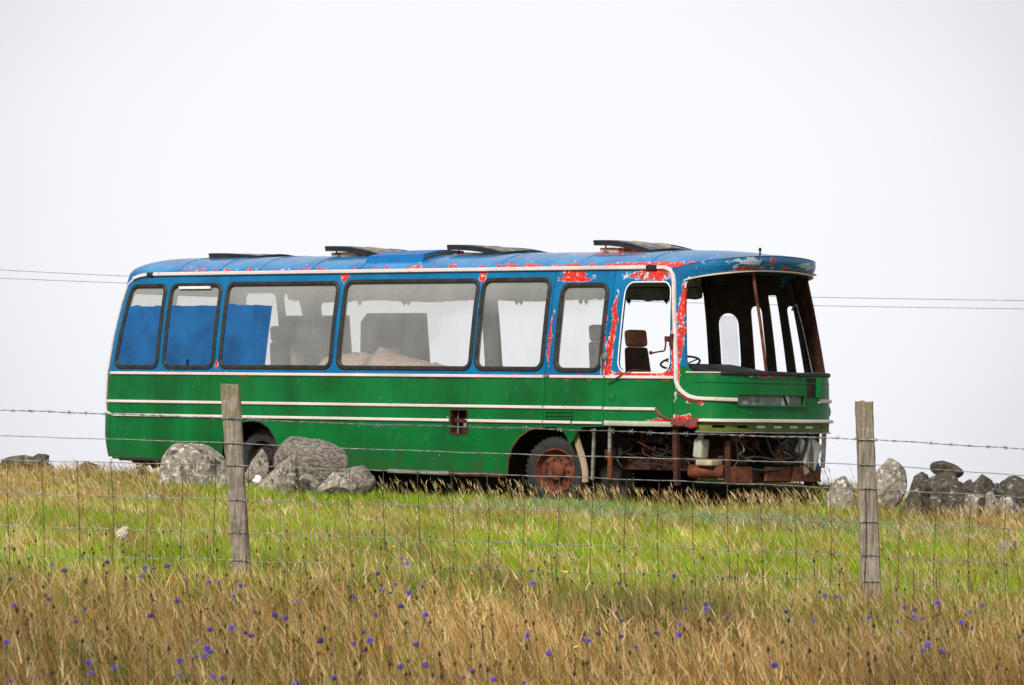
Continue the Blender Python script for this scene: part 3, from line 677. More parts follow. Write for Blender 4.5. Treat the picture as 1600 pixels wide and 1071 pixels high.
# ------------------------------------------------------------ far side
far = lambda *a: [( -u, z) for u, z in ns(win(*a))]
XF0 = -2.0
fwins = [(-10.55, -9.75, 1.70, 2.78, .08), (-9.6, -9.10, 1.70, 2.78, .08), (-8.86, -5.78, 1.70, 2.80, .10), (-5.48, -3.85, 1.70, 2.80, .10), (-3.80, XF0 + .22, 1.70, 2.80, .10)]
fwins = [(-10.55, -9.72, 1.70, 2.78, .08), (-9.6, -9.12, 1.70, 2.78, .08), (-8.88, -5.78, 1.70, 2.80, .10), (-5.50, -1.80, 1.70, 2.80, .10)]
bm = sheet([(-ux(x), z) for x, z in [(-10.66, 1.606), (-1.74, 1.606), (-1.74, 3.0), (-10.66, 3.0)]], [far(*q) for q in fwins], B, .05, d=.3); bp('far_window_surround', bm, 'inner')
bm = sheet([(-ux(x), z) for x, z in [(-10.66, .40), (-8.42, .40), (-8.3, .75), (-7.85, .96), (-7.45, .8), (-7.31, .39), (-3.14, .32), (-3.0, .7), (-2.5, .95), (-2.0, .8), (-1.9, .32), (-.336, .32), (-.336, 1.60), (-10.66, 1.60)]], [], B, .03, d=.4); bp('far_side_panel', bm, 'green')
# far-side doors and quarter lights, brown inside
dw = [(-1.62, -1.27, 1.68, 2.47, .15), (-1.05, -.83, 1.66, 2.56, .08), (-.68, -.50, 1.66, 2.70, .02), (-.355, -.19, 1.66, 2.56, .07)]
bm = sheet([(-ux(x), z) for x, z in [(-1.735, 1.606), (-.06, 1.606), (-.06, 2.96), (-1.735, 2.96)]], [far(*q) for q in dw], B, .025, d=.1); bp('door_panel', bm, 'inner', label='brown inner face of the passenger door with arched lights')
bm = sheet([(-ux(-1.58), 1.70), (-ux(-1.30), 1.70), (-ux(-1.30), 2.44), (-ux(-1.58), 2.44)], [], lambda u, z, off: B(u, z, off - .02), .004, d=.2); bp('door_glass', bm, 'glass')
# luggage rack and cove along the far side with ragged lower edge
bm = bmesh.new(); n_ = 120; xs_ = np.linspace(-9.3, -1.75, n_); rr = random.Random(3)
rows = []
for i, x in enumerate(xs_):
    j = .012 * math.sin(x * 3.1) + rr.uniform(-.008, .008) + (.05 if -9.0 > x else 0) * rr.random()
    rows.append([bm.verts.new((x, y, z)) for y, z in ((.98, 2.665 + j), (.90, 2.645 + j), (.84, 2.80), (.98, 2.82))])
for a, b in zip(rows, rows[1:]):
    for k in range(4): bm.faces.new((a[k], a[(k + 1) % 4], b[(k + 1) % 4], b[k]))
bm.faces.new(rows[0]); bm.faces.new(rows[-1][::-1]); bp('far_luggage_rack', bm, 'header')
bm = bmesh.new(); box(bm, V(-5.55, .87, 2.89), (7.6, .16, .15)); bp('cove_panel', bm, 'farlining')
for x in (-8.75, -8.66, -7.9, -7.05, -6.97, -5.7, -4.95, -4.87, -3.8, -3.7, -2.95, -2.3, -2.22):
    bm = bmesh.new(); box(bm, V(x, .9, 2.635), (.035, .05, .05), bev=.008); tube(bm, [V(x, .9, 2.62), V(x + .02, .88, 2.59)], .009); bp('rack_bracket', bm, 'dark')
bm = bmesh.new(); box(bm, V(-5.5, -.93, 2.915), (9.2, .16, .05)); bp('near_cove', bm, 'farlining')
bm = bmesh.new(); box(bm, V(-5.3, 0, 3.02), (9.6, 1.9, .01)); bp('ceiling', bm, 'ceil')
bm = bmesh.new(); box(bm, V(-.9, .55, 2.90), (.04, .8, .16)); box(bm, V(-.35, .1, 2.955), (1.0, 1.75, .02)); bp('cab_header', bm, 'inner')
# slanting far pillars
for x0, x1, y in ((-8.98, -9.06, .98), (-5.72, -5.58, 1.05)):
    bm = bmesh.new(); sweep(bm, [V(x0 + .10, y + .15, 1.6), V((x0 + x1) / 2 + .06, y + .08, 2.2), V(x1, y - .02, 2.7)], [(-.075, -.03), (.075, -.03), (.075, .03), (-.075, .03)], V(0, -1, 0)); bp('far_pillar', bm, 'header')
# boards behind the windows
for k, w_ in enumerate(WINS[:3]):
    lp = [(x, z) for x, z in win(w_[0] + .004, w_[1] - .004, w_[2] + .004, w_[3], w_[4])]
    zt_ = 2.545; xr_ = w_[1] if k < 2 else -7.59
    lp = [p for p in lp if p[1] < 2.5 and p[0] <= xr_]
    low = [p for p in lp]                                   # walks left side down, then along the bottom
    L0 = min(p[0] for p in low); top = [(x, zt_ + rr.uniform(-.010, .012) + (.02 if k == 2 and x < -8.3 else 0)) for x in np.linspace(xr_ - .004, L0, 12)]
    body = [(L0, z) for z in ()] + [p for p in low if p[0] < (w_[0] + w_[1]) / 2 or True]
    if k < 2: pts_ = top + body
    else: pts_ = top + [p for p in body if p[0] < -8] + [(-8.40, 1.705), (-8.36, 1.73), (-8.2, 1.728), (-8.15, 1.715), (-7.62, 1.706)]
    bm = sheet(ns(pts_), [], lambda u, z, off: B(u, z, off - .003), .003, d=.1); bp('blue_board', bm, 'board', smooth=0)
for (x0, x1, z0, z1, y, ch) in ((-9.55, -7.95 - .35, 1.6, 2.46, 1.10, 0), (-8.05, -6.79, 1.6, 2.49, 1.08, .12)):
    bm = bmesh.new(); vs_ = [bm.verts.new((x, y, z)) for x, z in ((x0, z0), (x1 + .1, z0), (x1, z1), (x0 + ch, z1), (x0, z1 - ch))]; f_ = bm.faces.new(vs_)
    r_ = bmesh.ops.extrude_face_region(bm, geom=[f_]); bmesh.ops.translate(bm, vec=(0, .01, 0), verts=[v for v in r_['geom'] if isinstance(v, bmesh.types.BMVert)]); bp('grey_board', bm, 'greyboard', smooth=0)
# floor, bulkheads, frame
bm = bmesh.new(); box(bm, V(-5.6, 0, 1.02), (10.1, 2.4, .05)); bp('floor', bm, 'rustdark')
bm = bmesh.new(); box(bm, V(-10.6, 0, 1.1), (.04, 2.2, 1.0)); bp('rear_bulkhead', bm, 'dark')
bm = bmesh.new()
for y in (-.45, .45): box(bm, V(-5.2, y, .62), (10.6, .08, .2))
for x in (-9.8, -6.3, -4.4, -1.6): box(bm, V(x, 0, .62), (.1, 2.1, .12))
bp('chassis_rails', bm, 'rustdark')
for c_, d_ in ((V(-3.3, .0, .75), (.04, 2.4, .62)), (V(-1.75, .3, .72), (.04, 1.8, .62)), (V(-7.2, 0, .7), (.03, 2.4, .5)), (V(-8.5, 0, .72), (.03, 2.4, .5))):
    bm = bmesh.new(); box(bm, c_, d_, bev=.004); bp('bulkhead', bm, 'dark')
for c_, d_ in ((V(-3.0, -.62, .51), (2.9, .03, 1.0)), (V(-8.3, -.55, .51), (2.1, .03, 1.0)), (V(-2.42, -.9, .985), (1.4, .5, .02))):
    bm = bmesh.new(); box(bm, c_, d_, bev=.004); bp('wheel_housing', bm, 'dark')
bm = bmesh.new(); rr = random.Random(9); xs_ = np.linspace(-10.35, -8.55, 30); A_ = []
for x in xs_: zl = .30 + rr.uniform(-.04, .03) + .06 * max(0, (-9.9 - x) / .4); A_.append([bm.verts.new((x, y, z)) for y, z in ((-1.12, .42), (-1.12, zl), (-1.08, zl), (-1.08, .42))])
for a, b in zip(A_, A_[1:]):
    for j in range(4): bm.faces.new((a[j], a[(j + 1) % 4], b[(j + 1) % 4], b[j]))
bm.faces.new(A_[0][::-1]); bm.faces.new(A_[-1]); bp('ragged_valance', bm, 'rustdark')
# wheels
def wheel(x, y, steer, zc=.405, rr_=.44, rm='rust'):
    w_ = empty('wheel', (x, y, zc), R(steer)); w_.parent = bus
    bm = bmesh.new(); pr = [(.26, -.10), (.285, -.130), (.34, -.135), (.40, -.125), (rr_ - .01, -.10), (rr_, -.07), (rr_, .07), (rr_ - .01, .10), (.40, .125), (.27, .12), (.26, .10), (.26, -.10)]
    lathe(bm, pr, (0, 0, 0), 'Y', 48, False)
    for i in range(40):
        a = 2 * math.pi * i / 40
        for s_ in (-1, 1): box(bm, V(math.cos(a) * (rr_ - .004), s_ * .065, math.sin(a) * (rr_ - .004)), (.022, .07, .035), Matrix.Rotation(-a, 3, 'Y'))
    obj('tyre', bm, 'tyre', w_)
    bm = bmesh.new(); lathe(bm, [(0, .06), (.25, .06), (.284, -.10), (.292, -.140), (.28, -.145), (.262, -.11), (.235, -.05), (.19, -.05), (.13, -.075), (.115, -.12), (.09, -.135), (.0, -.14)], (0, 0, 0), 'Y', 36); rim = obj('rim', bm, rm, w_)
    if y > 0: return
    for i in range(10):
        a = 2 * math.pi * i / 10; bm = bmesh.new(); lathe(bm, [(.014, -.09), (.014, -.06)], (.155 * math.cos(a), 0, .155 * math.sin(a)), 'Y', 6); obj('wheel_nut', bm, 'rustdark', w_)
    for i in range(6):
        a = 2 * math.pi * (i + .5) / 6; bm = bmesh.new(); lathe(bm, [(.022, -.064), (.022, -.052)], (.205 * math.cos(a), 0, .205 * math.sin(a)), 'Y', 10); obj('rim_hole', bm, 'dark', w_)
wheel(-2.40, -1.06, 14, .39); wheel(-2.40, 1.06, 14, .39); wheel(-7.80, -.94, 0, .42, rm='dark'); wheel(-7.80, 1.02, 0, .42)
bm = bmesh.new(); tube(bm, [V(-2.4, -1, .4), V(-2.4, 1, .4)], .05); tube(bm, [V(-7.8, -1, .42), V(-7.8, 1, .42)], .07); bmesh.ops.create_uvsphere(bm, u_segments=12, v_segments=8, radius=.2, matrix=Matrix.Translation((-7.8, 0, .42))); bp('axles', bm, 'rustdark')
# arch edges
bm = bmesh.new(); P, Q = surf_path(ns(arch_f), .0); sweep(bm, P, strip(.02, .01), Q); bp('arch_edge', bm, 'rust')
bm = bmesh.new(); P, Q = surf_path(ns([(-8.42, .40), (-8.40, .56), (-8.33, .72), (-8.18, .87), (-8.02, .94), (-7.85, .965), (-7.66, .95), (-7.50, .88), (-7.40, .76), (-7.34, .62), (-7.31, .39)]), 0); sweep(bm, P, strip(.016, .008), Q); bp('arch_edge', bm, 'dark')
# seats
def seat(x, y, z0, mat, hmat, s=1.0, lean=8, tall=.62, wd=.46, label=None):
    e = empty('passenger_seat', (x, y, z0)); e.parent = bus
    if label: e['label'] = label
    bm = bmesh.new(); box(bm, V(.20, 0, .44), (.46, wd, .12), bev=.04); obj('seat_cushion', bm, mat, e)
    bm = bmesh.new(); box(bm, V(-.06, 0, .44 + tall / 2), (.11, wd, tall), rotm('Y', -lean), bev=.05, taper=.85); obj('backrest', bm, mat, e)
    bm = bmesh.new(); box(bm, V(-.10, 0, .44 + tall + .11), (.13, wd * .74, .22), rotm('Y', -lean), bev=.055); hd = obj('head_cushion', bm, hmat, e)
    bm = bmesh.new(); box(bm, V(.1, 0, .2), (.3, .3, .4)); obj('seat_base', bm, 'dark', e); return e
for x, y in ((-8.70, .25), (-8.15, .10), (-8.7, .85)): seat(x, y, 1.03, 'seat', 'seat', tall=.60)
seat(-3.05, .55, 1.03, 'seat', 'seat', tall=.62, label='grey passenger seat behind the cab')
seat(-1.48, -.55, 1.01, 'seatbrown', 'headbrown', tall=.55, wd=.47, label='driver seat with a worn brown head cushion')
# dash, wheel
bm = bmesh.new(); box(bm, V(-.10, -.55, 1.70), (.75, 1.1, .08), rotm('Y', 8), bev=.03); box(bm, V(.05, .5, 1.66), (.5, 1.2, .05), bev=.02); box(bm, V(-.05, -.55, 1.5), (.5, 1.2, .3), bev=.04); bp('dashboard', bm, 'plastic')
bm = bmesh.new(); cs = V(-.79, -.6, 1.80); Mx = Matrix.Translation(cs) @ Matrix.Rotation(R(-16), 4, 'Y')@ Matrix.Rotation(R(-9), 4, 'X')
tube(bm, [Mx @ V(.25 * math.cos(a), .25 * math.sin(a), 0) for a in np.linspace(0, 2 * math.pi, 37)[:-1]], .014, 8, True)
for a in (20, 140, 260): tube(bm, [Mx @ V(0, 0, -.05), Mx @ V(.24 * math.cos(R(a)), .24 * math.sin(R(a)), 0)], .009)
tube(bm, [Mx @ V(0, 0, -.02), Mx @ V(.12, 0, -.5)], .03); bp('steering_wheel', bm, 'plastic')
# screen centre rod and the bits hanging at the door
bm = bmesh.new(); tube(bm, [B(.38, 1.67, -.03), B(.42, 2.3, -.03), B(.52, 2.96, -.03)], .020); bp('screen_centre_bar', bm, 'rust')
bm = bmesh.new(); P = [B(-ux(-.10), z, -.07) for z in np.linspace(1.66, 2.9, 8)]; sweep(bm, P, [(-.035, -.03), (.035, -.03), (.035, .03), (-.035, .03)], V(1, 0, 0)); bp('door_post', bm, 'plastic')
bm = sheet([(-1.26, 1.66), (-1.53, 1.66), (-1.55, 2.6), (-1.62, 2.95), (-1.26, 2.95)], [], lambda u, z, off: B(u, z, off - .004), .03, d=.1); bp('screen_pillar_lining', bm, 'rustpillar')
bm = bmesh.new(); tube(bm, smooth_path([B(-ux(-.12), 2.50, -.15), B(-ux(-.06), 2.56, -.14), B(-ux(0), 2.58, -.14)]), .012); tube(bm, [B(-ux(0), 2.57, -.14), B(-ux(.04), 2.3, -.14), B(-ux(.06), 1.7, -.12)], .008); bp('door_linkage', bm, 'alu')
# mirror arm on the near pillar
bm = bmesh.new(); p0 = B(ux(-.34), 2.07, .03); box(bm, p0, (.05, .05, .17), bev=.01); box(bm, p0 + V(-.06, -.02, .02), (.07, .05, .07), bev=.01)
tube(bm, smooth_path([p0 + V(-.07, -.04, 0), p0 + V(-.08, -.05, -.12), p0 + V(-.16, -.06, -.14), p0 + V(-.27, -.08, -.16)]), .011); bmesh.ops.create_uvsphere(bm, u_segments=8, v_segments=6, radius=.025, matrix=Matrix.Translation(p0 + V(-.28, -.08, -.155))); bp('mirror_arm', bm, 'rustdark')

# ------------------------------------------------------------ bumper, grille and the gutted engine bay
rail('bumper_top', [(u, 1.075) for u in np.linspace(1.40, -1.66, 50)], 'trim', .045, .05, raw=True, d=.5, label='white bumper top strip')
rail('bumper_top', [(1.66, 1.06), (1.58, 1.055), (1.50, 1.07), (1.38, 1.075)], 'trimred', .06, .04, raw=True, d=.05, label='torn red end of the bumper')
bm = bmesh.new(); P, Q = surf_path([(1.80, 1.06), (1.70, 1.03), (1.60, 1.035), (1.52, 1.01), (1.42, 1.03)], .02); sweep(bm, P, strip(.09, .03), Q); bp('crumpled_corner', bm, 'trimred')
slots = [rrect(u - .085, .985, u + .085, 1.015, .012, 2) for u in np.linspace(1.16, -1.12, 8)]
bm = sheet([(1.46, .94), (-1.68, .94), (-1.68, 1.052), (1.40, 1.052)], slots, B, .012, us=us_f, zs=[1.0], d=.1); gp = bp('grille_panel', bm, 'olive', label='olive grille panel with eight slots')
for i in (2, 3, 4, 5):  # white strips painted in as the light showing in the middle slots
    u = np.linspace(1.16, -1.12, 8)[i]
    bm = sheet(rrect(u - .083, .987, u + .083, 1.013, .010, 2), [], lambda a, z, off: B(a, z, off - .006), .004, d=.1); obj('painted_slot_light', bm, 'white', gp)
rail('grille_lip', [(1.46, .93), (1.0, .928), (0, .928), (-1.0, .928), (-1.66, .93)], 'alu', .016, .02, raw=True, d=.06)
rail('bumper_side_trim', [(-1.42, .94), (-1.55, .92), (-1.60, .85), (-1.60, .55), (-1.56, .42), (-1.48, .34), (-1.40, .31)], 'trim', .04, .03, raw=True, d=.06)
bm = sheet([(-1.62, .42), (-1.70, .40), (-1.70, .95), (-1.62, .95)], [], lambda u, z, off: B(u, z, off + .002), .02, d=.1); bp('bumper_corner', bm, 'olive')
bm = sheet([(-1.36, .22), (-1.66, .24), (-1.68, .38), (-1.50, .36)], [], B, .02, d=.06); bp('torn_corner_piece', bm, 'green')
# rusty front cross member and posts
def along_front(u0, u1, z0, z1, off, mat, name, th=.03):
    bm = sheet([(u0, z0), (u1, z0), (u1, z1), (u0, z1)], [], lambda u, z, o: B(u, z, o + off), th, us=[q for q in us_f if min(u0, u1) < q < max(u0, u1)], d=.1); return bp(name, bm, mat)
along_front(1.05, .55, .30, .50, -.12, 'rust', 'cross_member'); along_front(.50, -.35, .30, .44, -.2, 'rustdark', 'cross_member'); along_front(.30, -.22, .32, .50, -.10, 'rust', 'cross_member'); along_front(-.24, -1.30, .31, .50, -.08, 'rust', 'cross_member', .05)
for u, z0, z1, wd, mat, off in ((1.83, .25, .98, .07, 'rustdark', -.08), (-1.38, .28, .95, .12, 'rustdark', -.12), (.98, .3, .82, .05, 'rustdark', -.15), (-1.18, .48, .93, .012, 'alu', -.06), (-.95, .5, .93, .05, 'rustdark', -.2)):
    bm = bmesh.new(); P = [B(u, z, off) for z in np.linspace(z0, z1, 4)]; sweep(bm, P, [(-wd / 2, -.03), (wd / 2, -.03), (wd / 2, .03), (-wd / 2, .03)], Nrm(u, .6)); bp('bay_post', bm, mat)
bm = bmesh.new(); box(bm, V(-1.78, -1.12, .62), (.04, .03, .66), rotm('Y', 2)); bp('body_strut', bm, 'alu')
bm = bmesh.new(); box(bm, V(-1.47, -1.16, .82), (.045, .03, .34)); bp('body_strut', bm, 'alu'); 
bm = bmesh.new(); box(bm, V(-1.47, -1.15, .48), (.06, .04, .36)); bp('body_strut', bm, 'rust', label='rusty lower half of the body strut')
bm = bmesh.new(); P = [V(-2.03, -1.2, .93), V(-2.0, -1.19, .78), V(-1.93, -1.18, .6), V(-1.88, -1.17, .42), V(-1.87, -1.17, .26)]; sweep(bm, smooth_path(P), [(-.045, -.012), (.045, -.012), (.04, .012), (-.04, .012)], V(0, -1, 0)); bp('arch_liner', bm, 'wood', label='bleached strip of arch liner hanging behind the front wheel')
# engine block etc. deep in the bay
bm = bmesh.new(); box(bm, V(-.9, .15, .72), (1.0, .6, .45), bev=.05); box(bm, V(-.75, .1, .98), (.8, .35, .1), bev=.03)
for k in range(6): lathe(bm, [(.04, 0), (.04, .08), (.03, .09), (0, .09)], (-.5, -.1, .55) if k == 0 else (-1.25 + .16 * k, -.17, .80), 'Y', 10)
lathe(bm, [(.16, 0), (.16, .03), (.05, .04), (.05, .08), (0, .08)], (-.38, .15, .62), 'X', 20); eng = bp('engine', bm, 'rustdark')
bm = bmesh.new(); box(bm, V(-.8, -.72, .5), (1.6, .12, .14)); box(bm, V(-1.2, -.6, .78), (.5, .3, .02)); tube(bm, [V(-1.7, -.8, .82), V(-.4, -.78, .78)], .02); tube(bm, [V(-1.7, -.85, .62), V(-.5, -.8, .66)], .012); bp('bay_frame', bm, 'rustdark')
bm = bmesh.new(); box(bm, V(-.1, .75, .66), (.3, .4, .5), bev=.02); bp('heater_box', bm, 'dark')
bm = bmesh.new(); box(bm, V(-.08, -1.02, .72), (.14, .16, .24), rotm('Y', 6), bev=.03); lathe(bm, [(.04, 0), (.04, .05), (.03, .06), (0, .06)], (-.09, -1.02, .84), 'Z', 12); bp('washer_bottle', bm, 'pale')
bm = bmesh.new(); box(bm, V(.02, -.98, .545), (.26, .24, .085), bev=.03); bp('foam_block', bm, 'beige')
bm = bmesh.new(); tube(bm, [V(-.25, -1.02, .43), V(.22, -.90, .43)], .085, 16); bp('air_tank', bm, 'rust')
bm = bmesh.new(); rm = rotm('Z', 0) @ rotm('X', -24); box(bm, V(.40, .60, .66), (.05, .27, .36), rm, bev=.006); rd = bp('radiator', bm, 'fins', label='pale finned heater core hanging askew')
bm = bmesh.new(); box(bm, V(.38, .42, .74), (.04, .16, .20), rotm('X', -30), bev=.01); bp('radiator', bm, 'fins')
bm = bmesh.new(); box(bm, V(.38, .50, .47), (.05, .10, .12), rotm('X', 20)); bp('orange_scrap', bm, 'wood')
bm = bmesh.new(); box(bm, V(.38, .72, .50), (.05, .10, .05), rotm('X', 20)); bp('blue_scrap', bm, 'board')
rr = random.Random(5)
bm = bmesh.new()
for P in ([(.32, -.25, .95), (.40, -.22, .7), (.42, -.02, .55), (.42, .25, .56), (.42, .45, .72), (.40, .5, .88)], [(.3, .0, .93), (.36, .02, .75), (.38, .1, .62), (.38, .28, .6)], [(.25, -.9, .93), (.3, -.8, .8), (.3, -.75, .6), (.28, -.8, .5)], [(.3, -.7, .60), (.38, -.45, .62), (.42, -.1, .58), (.4, .2, .62)], [(.3, -.6, .48), (.38, -.3, .45), (.4, 0, .47)]): tube(bm, smooth_path(P), .016, 8)
bp('hose', bm, 'rubber')
for k in range(12):
    x0 = rr.uniform(-1.6, -.5); bm = bmesh.new(); P = [(x0 + rr.uniform(-.05, .05) + .14 * i * rr.choice((.2, 1)), -1.0 + rr.uniform(-.05, .1), .95 - .10 * i + rr.uniform(-.05, .05)) for i in range(6)]; tube(bm, smooth_path(P), .004 + .006 * rr.random(), 6); bp('wire_loom', bm, rr.choice(['rustdark', 'rubber', 'rustdark', 'rubber']))
for k in range(10):
    x0 = rr.uniform(-1.6, -.4); bm = bmesh.new(); box(bm, V(x0, -.9 + rr.uniform(-.1, .2), rr.uniform(.35, .9)), (rr.uniform(.04, .16), .05, rr.uniform(.03, .12)), rotm('Y', rr.uniform(-40, 40)), bev=.006); bp('bracket', bm, rr.choice(['rustdark', 'rust', 'dark']))
for k in range(9):
    y0 = rr.uniform(-.9, .5); bm = bmesh.new(); P = [(.25 + rr.uniform(0, .15), y0 + rr.uniform(-.1, .1) + .12 * i * rr.choice((.3, 1)), .92 - .09 * i + rr.uniform(-.04, .04)) for i in range(5)]; tube(bm, smooth_path(P), .005 + .003 * rr.random(), 6); bp('wire_loom', bm, rr.choice(['alu', 'rubber', 'rustdark', 'rubber', 'rubber']))
for k in range(14):
    c = V(.1 + rr.uniform(-.1, .15), rr.uniform(-.85, .45), rr.uniform(.55, .92)); bm = bmesh.new(); box(bm, c, (rr.uniform(.03, .1), rr.uniform(.03, .12), rr.uniform(.02, .1)), rotm('X', rr.uniform(-30, 30)), bev=.006); bp('bracket', bm, 'rustdark')
bm = bmesh.new(); box(bm, V(.28, -.78, .84), (.06, .08, .08), bev=.02); bp('junction_box', bm, 'rust')
bm = bmesh.new(); box(bm, V(.32, .0, .88), (.05, .14, .07), bev=.01); bp('junction_box', bm, 'rust')
bm = bmesh.new(); lathe(bm, [(.09, -.03), (.10, 0), (.09, .03), (0, .04)], (.3, .5, .86), 'X', 16); bp('headlamp_bowl', bm, 'greyboard')

# wadding heaped inside the saloon: a thing of its own
bm = bmesh.new(); nx_, ny_ = 60, 14; G = []
for i in range(nx_):
    row = []
    for j in range(ny_):
        u = i / (nx_ - 1); v = j / (ny_ - 1); x = -7.45 + 2.3 * u
        h = .86 * (1 - u) ** .35 * (.92 + .08 * math.sin(u * 9)) if u < .98 else .55
        h = np.interp(u, [0, .15, .28, .36, .42, .46, .50, .6, .75, .9, 1], [.80, .85, .86, .80, .84, .96, .86, .80, .74, .70, .62]) * math.sin(math.pi * (.12 + .76 * v)) ** .35
        row.append(bm.verts.new((x, -.55 + .9 * v, 1.05 + h + rr.uniform(-.03, .03))))
    G.append(row)
for i in range(nx_ - 1):
    for j in range(ny_ - 1): bm.faces.new((G[i][j], G[i + 1][j], G[i + 1][j + 1], G[i][j + 1]))
edge = [G[i][0] for i in range(nx_)] + [G[-1][j] for j in range(1, ny_)] + [G[i][-1] for i in range(nx_ - 2, -1, -1)] + [G[0][j] for j in range(ny_ - 2, 0, -1)]
low = [bm.verts.new((v.co.x, v.co.y, 1.05)) for v in edge]; n_ = len(edge)
for i in range(n_): bm.faces.new((edge[i], low[i], low[(i + 1) % n_], edge[(i + 1) % n_]))
bm.faces.new(low[::-1])
hp = obj('wadding_heap', bm, 'heap'); hp.location = (ox, oy, 0); hp.rotation_euler = (0, 0, BUS_ROT)
tag(hp, 'pinkish brown heap of wadding seen through the widest coach window', 'heap')
# ------------------------------------------------------------ terrain
def tz(x, y):
    x = np.asarray(x, float); y = np.asarray(y, float)
    z = .07 - .022 * np.clip(x, -14, 14)
    z = z + .035 * np.sin(x * .9 + y * .31) * np.sin(y * .43 + 1.3) + .018 * np.sin(x * 2.3 - y * .8) + .05 * np.exp(-((x - 1.1) ** 2 / 1.5 + (y - 54.5) ** 2 / 4))
    t_ = np.clip((y - 38) / 12, 0, 1); z = z - (.085 - .055 * np.clip((x - 2.5) / 2.5, 0, 1)) * t_ * t_ * (3 - 2 * t_)
    dx_, dy_ = x - ox, y - oy; lx_ = dx_ * math.cos(TH) - dy_ * math.sin(TH); ly_ = dx_ * math.sin(TH) + dy_ * math.cos(TH)
    z = z + .36 * np.clip((lx_ + 9.6) / 1.5, 0, 1) * np.clip((1.0 - lx_) / .6, 0, 1) * np.exp(-((ly_ - 1.5) / .75) ** 2)
    z = z - .05 * np.exp(-((y - 23) / 3.2) ** 2)
    cr = 67.5 + .25 * np.clip(-x, -20, 20) * .4
    d = np.clip(y - cr, 0, None); z = z - np.where(d < 12, .012 * d * d, 1.728 + .288 * (d - 12) * .6)
    a = np.clip(np.abs(x) - 16, 0, None); z = z - .004 * a * a * .3 - .03 * a
    return z
xs = np.concatenate([np.linspace(-120, -15, 16), np.arange(-14.5, 14.6, .35), np.linspace(15, 120, 16)])
ys = np.concatenate([np.linspace(-40, 8, 10), np.arange(9, 78, .35), np.linspace(79, 200, 24)])
XX, YY = np.meshgrid(xs, ys); ZZ = tz(XX, YY)
vv = np.stack([XX, YY, ZZ], -1).reshape(-1, 3); nx_ = len(xs); ny_ = len(ys)
ii = (np.arange(ny_ - 1)[:, None] * nx_ + np.arange(nx_ - 1)[None, :]).ravel()
ff = np.stack([ii, ii + 1, ii + nx_ + 1, ii + nx_], -1)
me = bpy.data.meshes.new('ground'); me.from_pydata(vv.tolist(), [], ff.tolist()); me.polygons.foreach_set('use_smooth', [True] * len(me.polygons))
gr = link('ground', me, 'soil'); gr['kind'] = 'structure'

# ------------------------------------------------------------ grass: real blades, coloured one by one
def vnoise(x, y, s, seed):
    r = np.random.default_rng(seed); tb = r.random((64, 64)); X = x / s + 100; Y = y / s + 100; xi = np.floor(X).astype(int); yi = np.floor(Y).astype(int); fx = X - xi; fy = Y - yi
    fx = fx * fx * (3 - 2 * fx); fy = fy * fy * (3 - 2 * fy); g_ = lambda a, b: tb[a % 64, b % 64]
    return (g_(xi, yi) * (1 - fx) + g_(xi + 1, yi) * fx) * (1 - fy) + (g_(xi, yi + 1) * (1 - fx) + g_(xi + 1, yi + 1) * fx) * fy
def scatter(n, d0, d1, near=1.0, pw=1.0, cl=1, sg=.05):
    if cl > 1:
        x, d = scatter(n // cl, d0, d1, pw=pw); x = np.repeat(x, cl); d = np.repeat(d, cl); return x + rng.normal(0, sg, len(x)), d + rng.normal(0, sg * 1.6, len(d))
    """n points in the field between depths, denser towards the camera as 1/d**pw"""
    t = rng.random(n)
    if pw == 1: d = d0 * (d1 / d0) ** t
    else: k = 1 - pw; d = (d0 ** k + t * (d1 ** k - d0 ** k)) ** (1 / k)
    x = (rng.random(n) * 2 - 1) * (d * .118 + 1.8)
    return x, d
th_ = TH
def under_bus(x, y, mrg=.0):
    dx, dy = x - ox, y - oy; lx = dx * math.cos(th_) - dy * math.sin(th_); ly = dx * math.sin(th_) + dy * math.cos(th_)
    return (lx > -10.8 - mrg) & (lx < .4 + mrg) & (np.abs(ly) < 1.2 + mrg)
def blades(name, x, y, h, wd, col, lean, label, cat, curve=.5, segs=3, leandir=None, z0=None, jit=.35):
    n = len(x); z = tz(x, y) - .01 if z0 is None else z0
    ang = rng.normal(math.pi, 1.6, n) if leandir is None else leandir
    lx, ly = np.cos(ang) * lean * h, np.sin(ang) * lean * h
    fa = rng.random(n) * math.pi; fx, fy = np.cos(fa) , np.sin(fa) * .5
    # face roughly across the view so that blades do not vanish edge-on
    V_ = np.zeros((n, segs * 2 + 1, 3), np.float32); Cc = np.ones((n, segs * 2 + 1, 4), np.float32)
    for s in range(segs + 1):
        t = s / segs; px = x + lx * t ** (1 + curve); py = y + ly * t ** (1 + curve); pz = z + h * (t - .12 * lean * t * t)
        ww = wd * (1 - t ** 1.6) * .5
        if s < segs:
            V_[:, 2 * s] = np.stack([px - fx * ww, py - fy * ww, pz], -1); V_[:, 2 * s + 1] = np.stack([px + fx * ww, py + fy * ww, pz], -1)
        else: V_[:, 2 * s] = np.stack([px, py, pz], -1)
        c = col
        Cc[:, 2 * s:2 * s + 2, :3] = c[:, None, :]
    return V_, Cc, segs
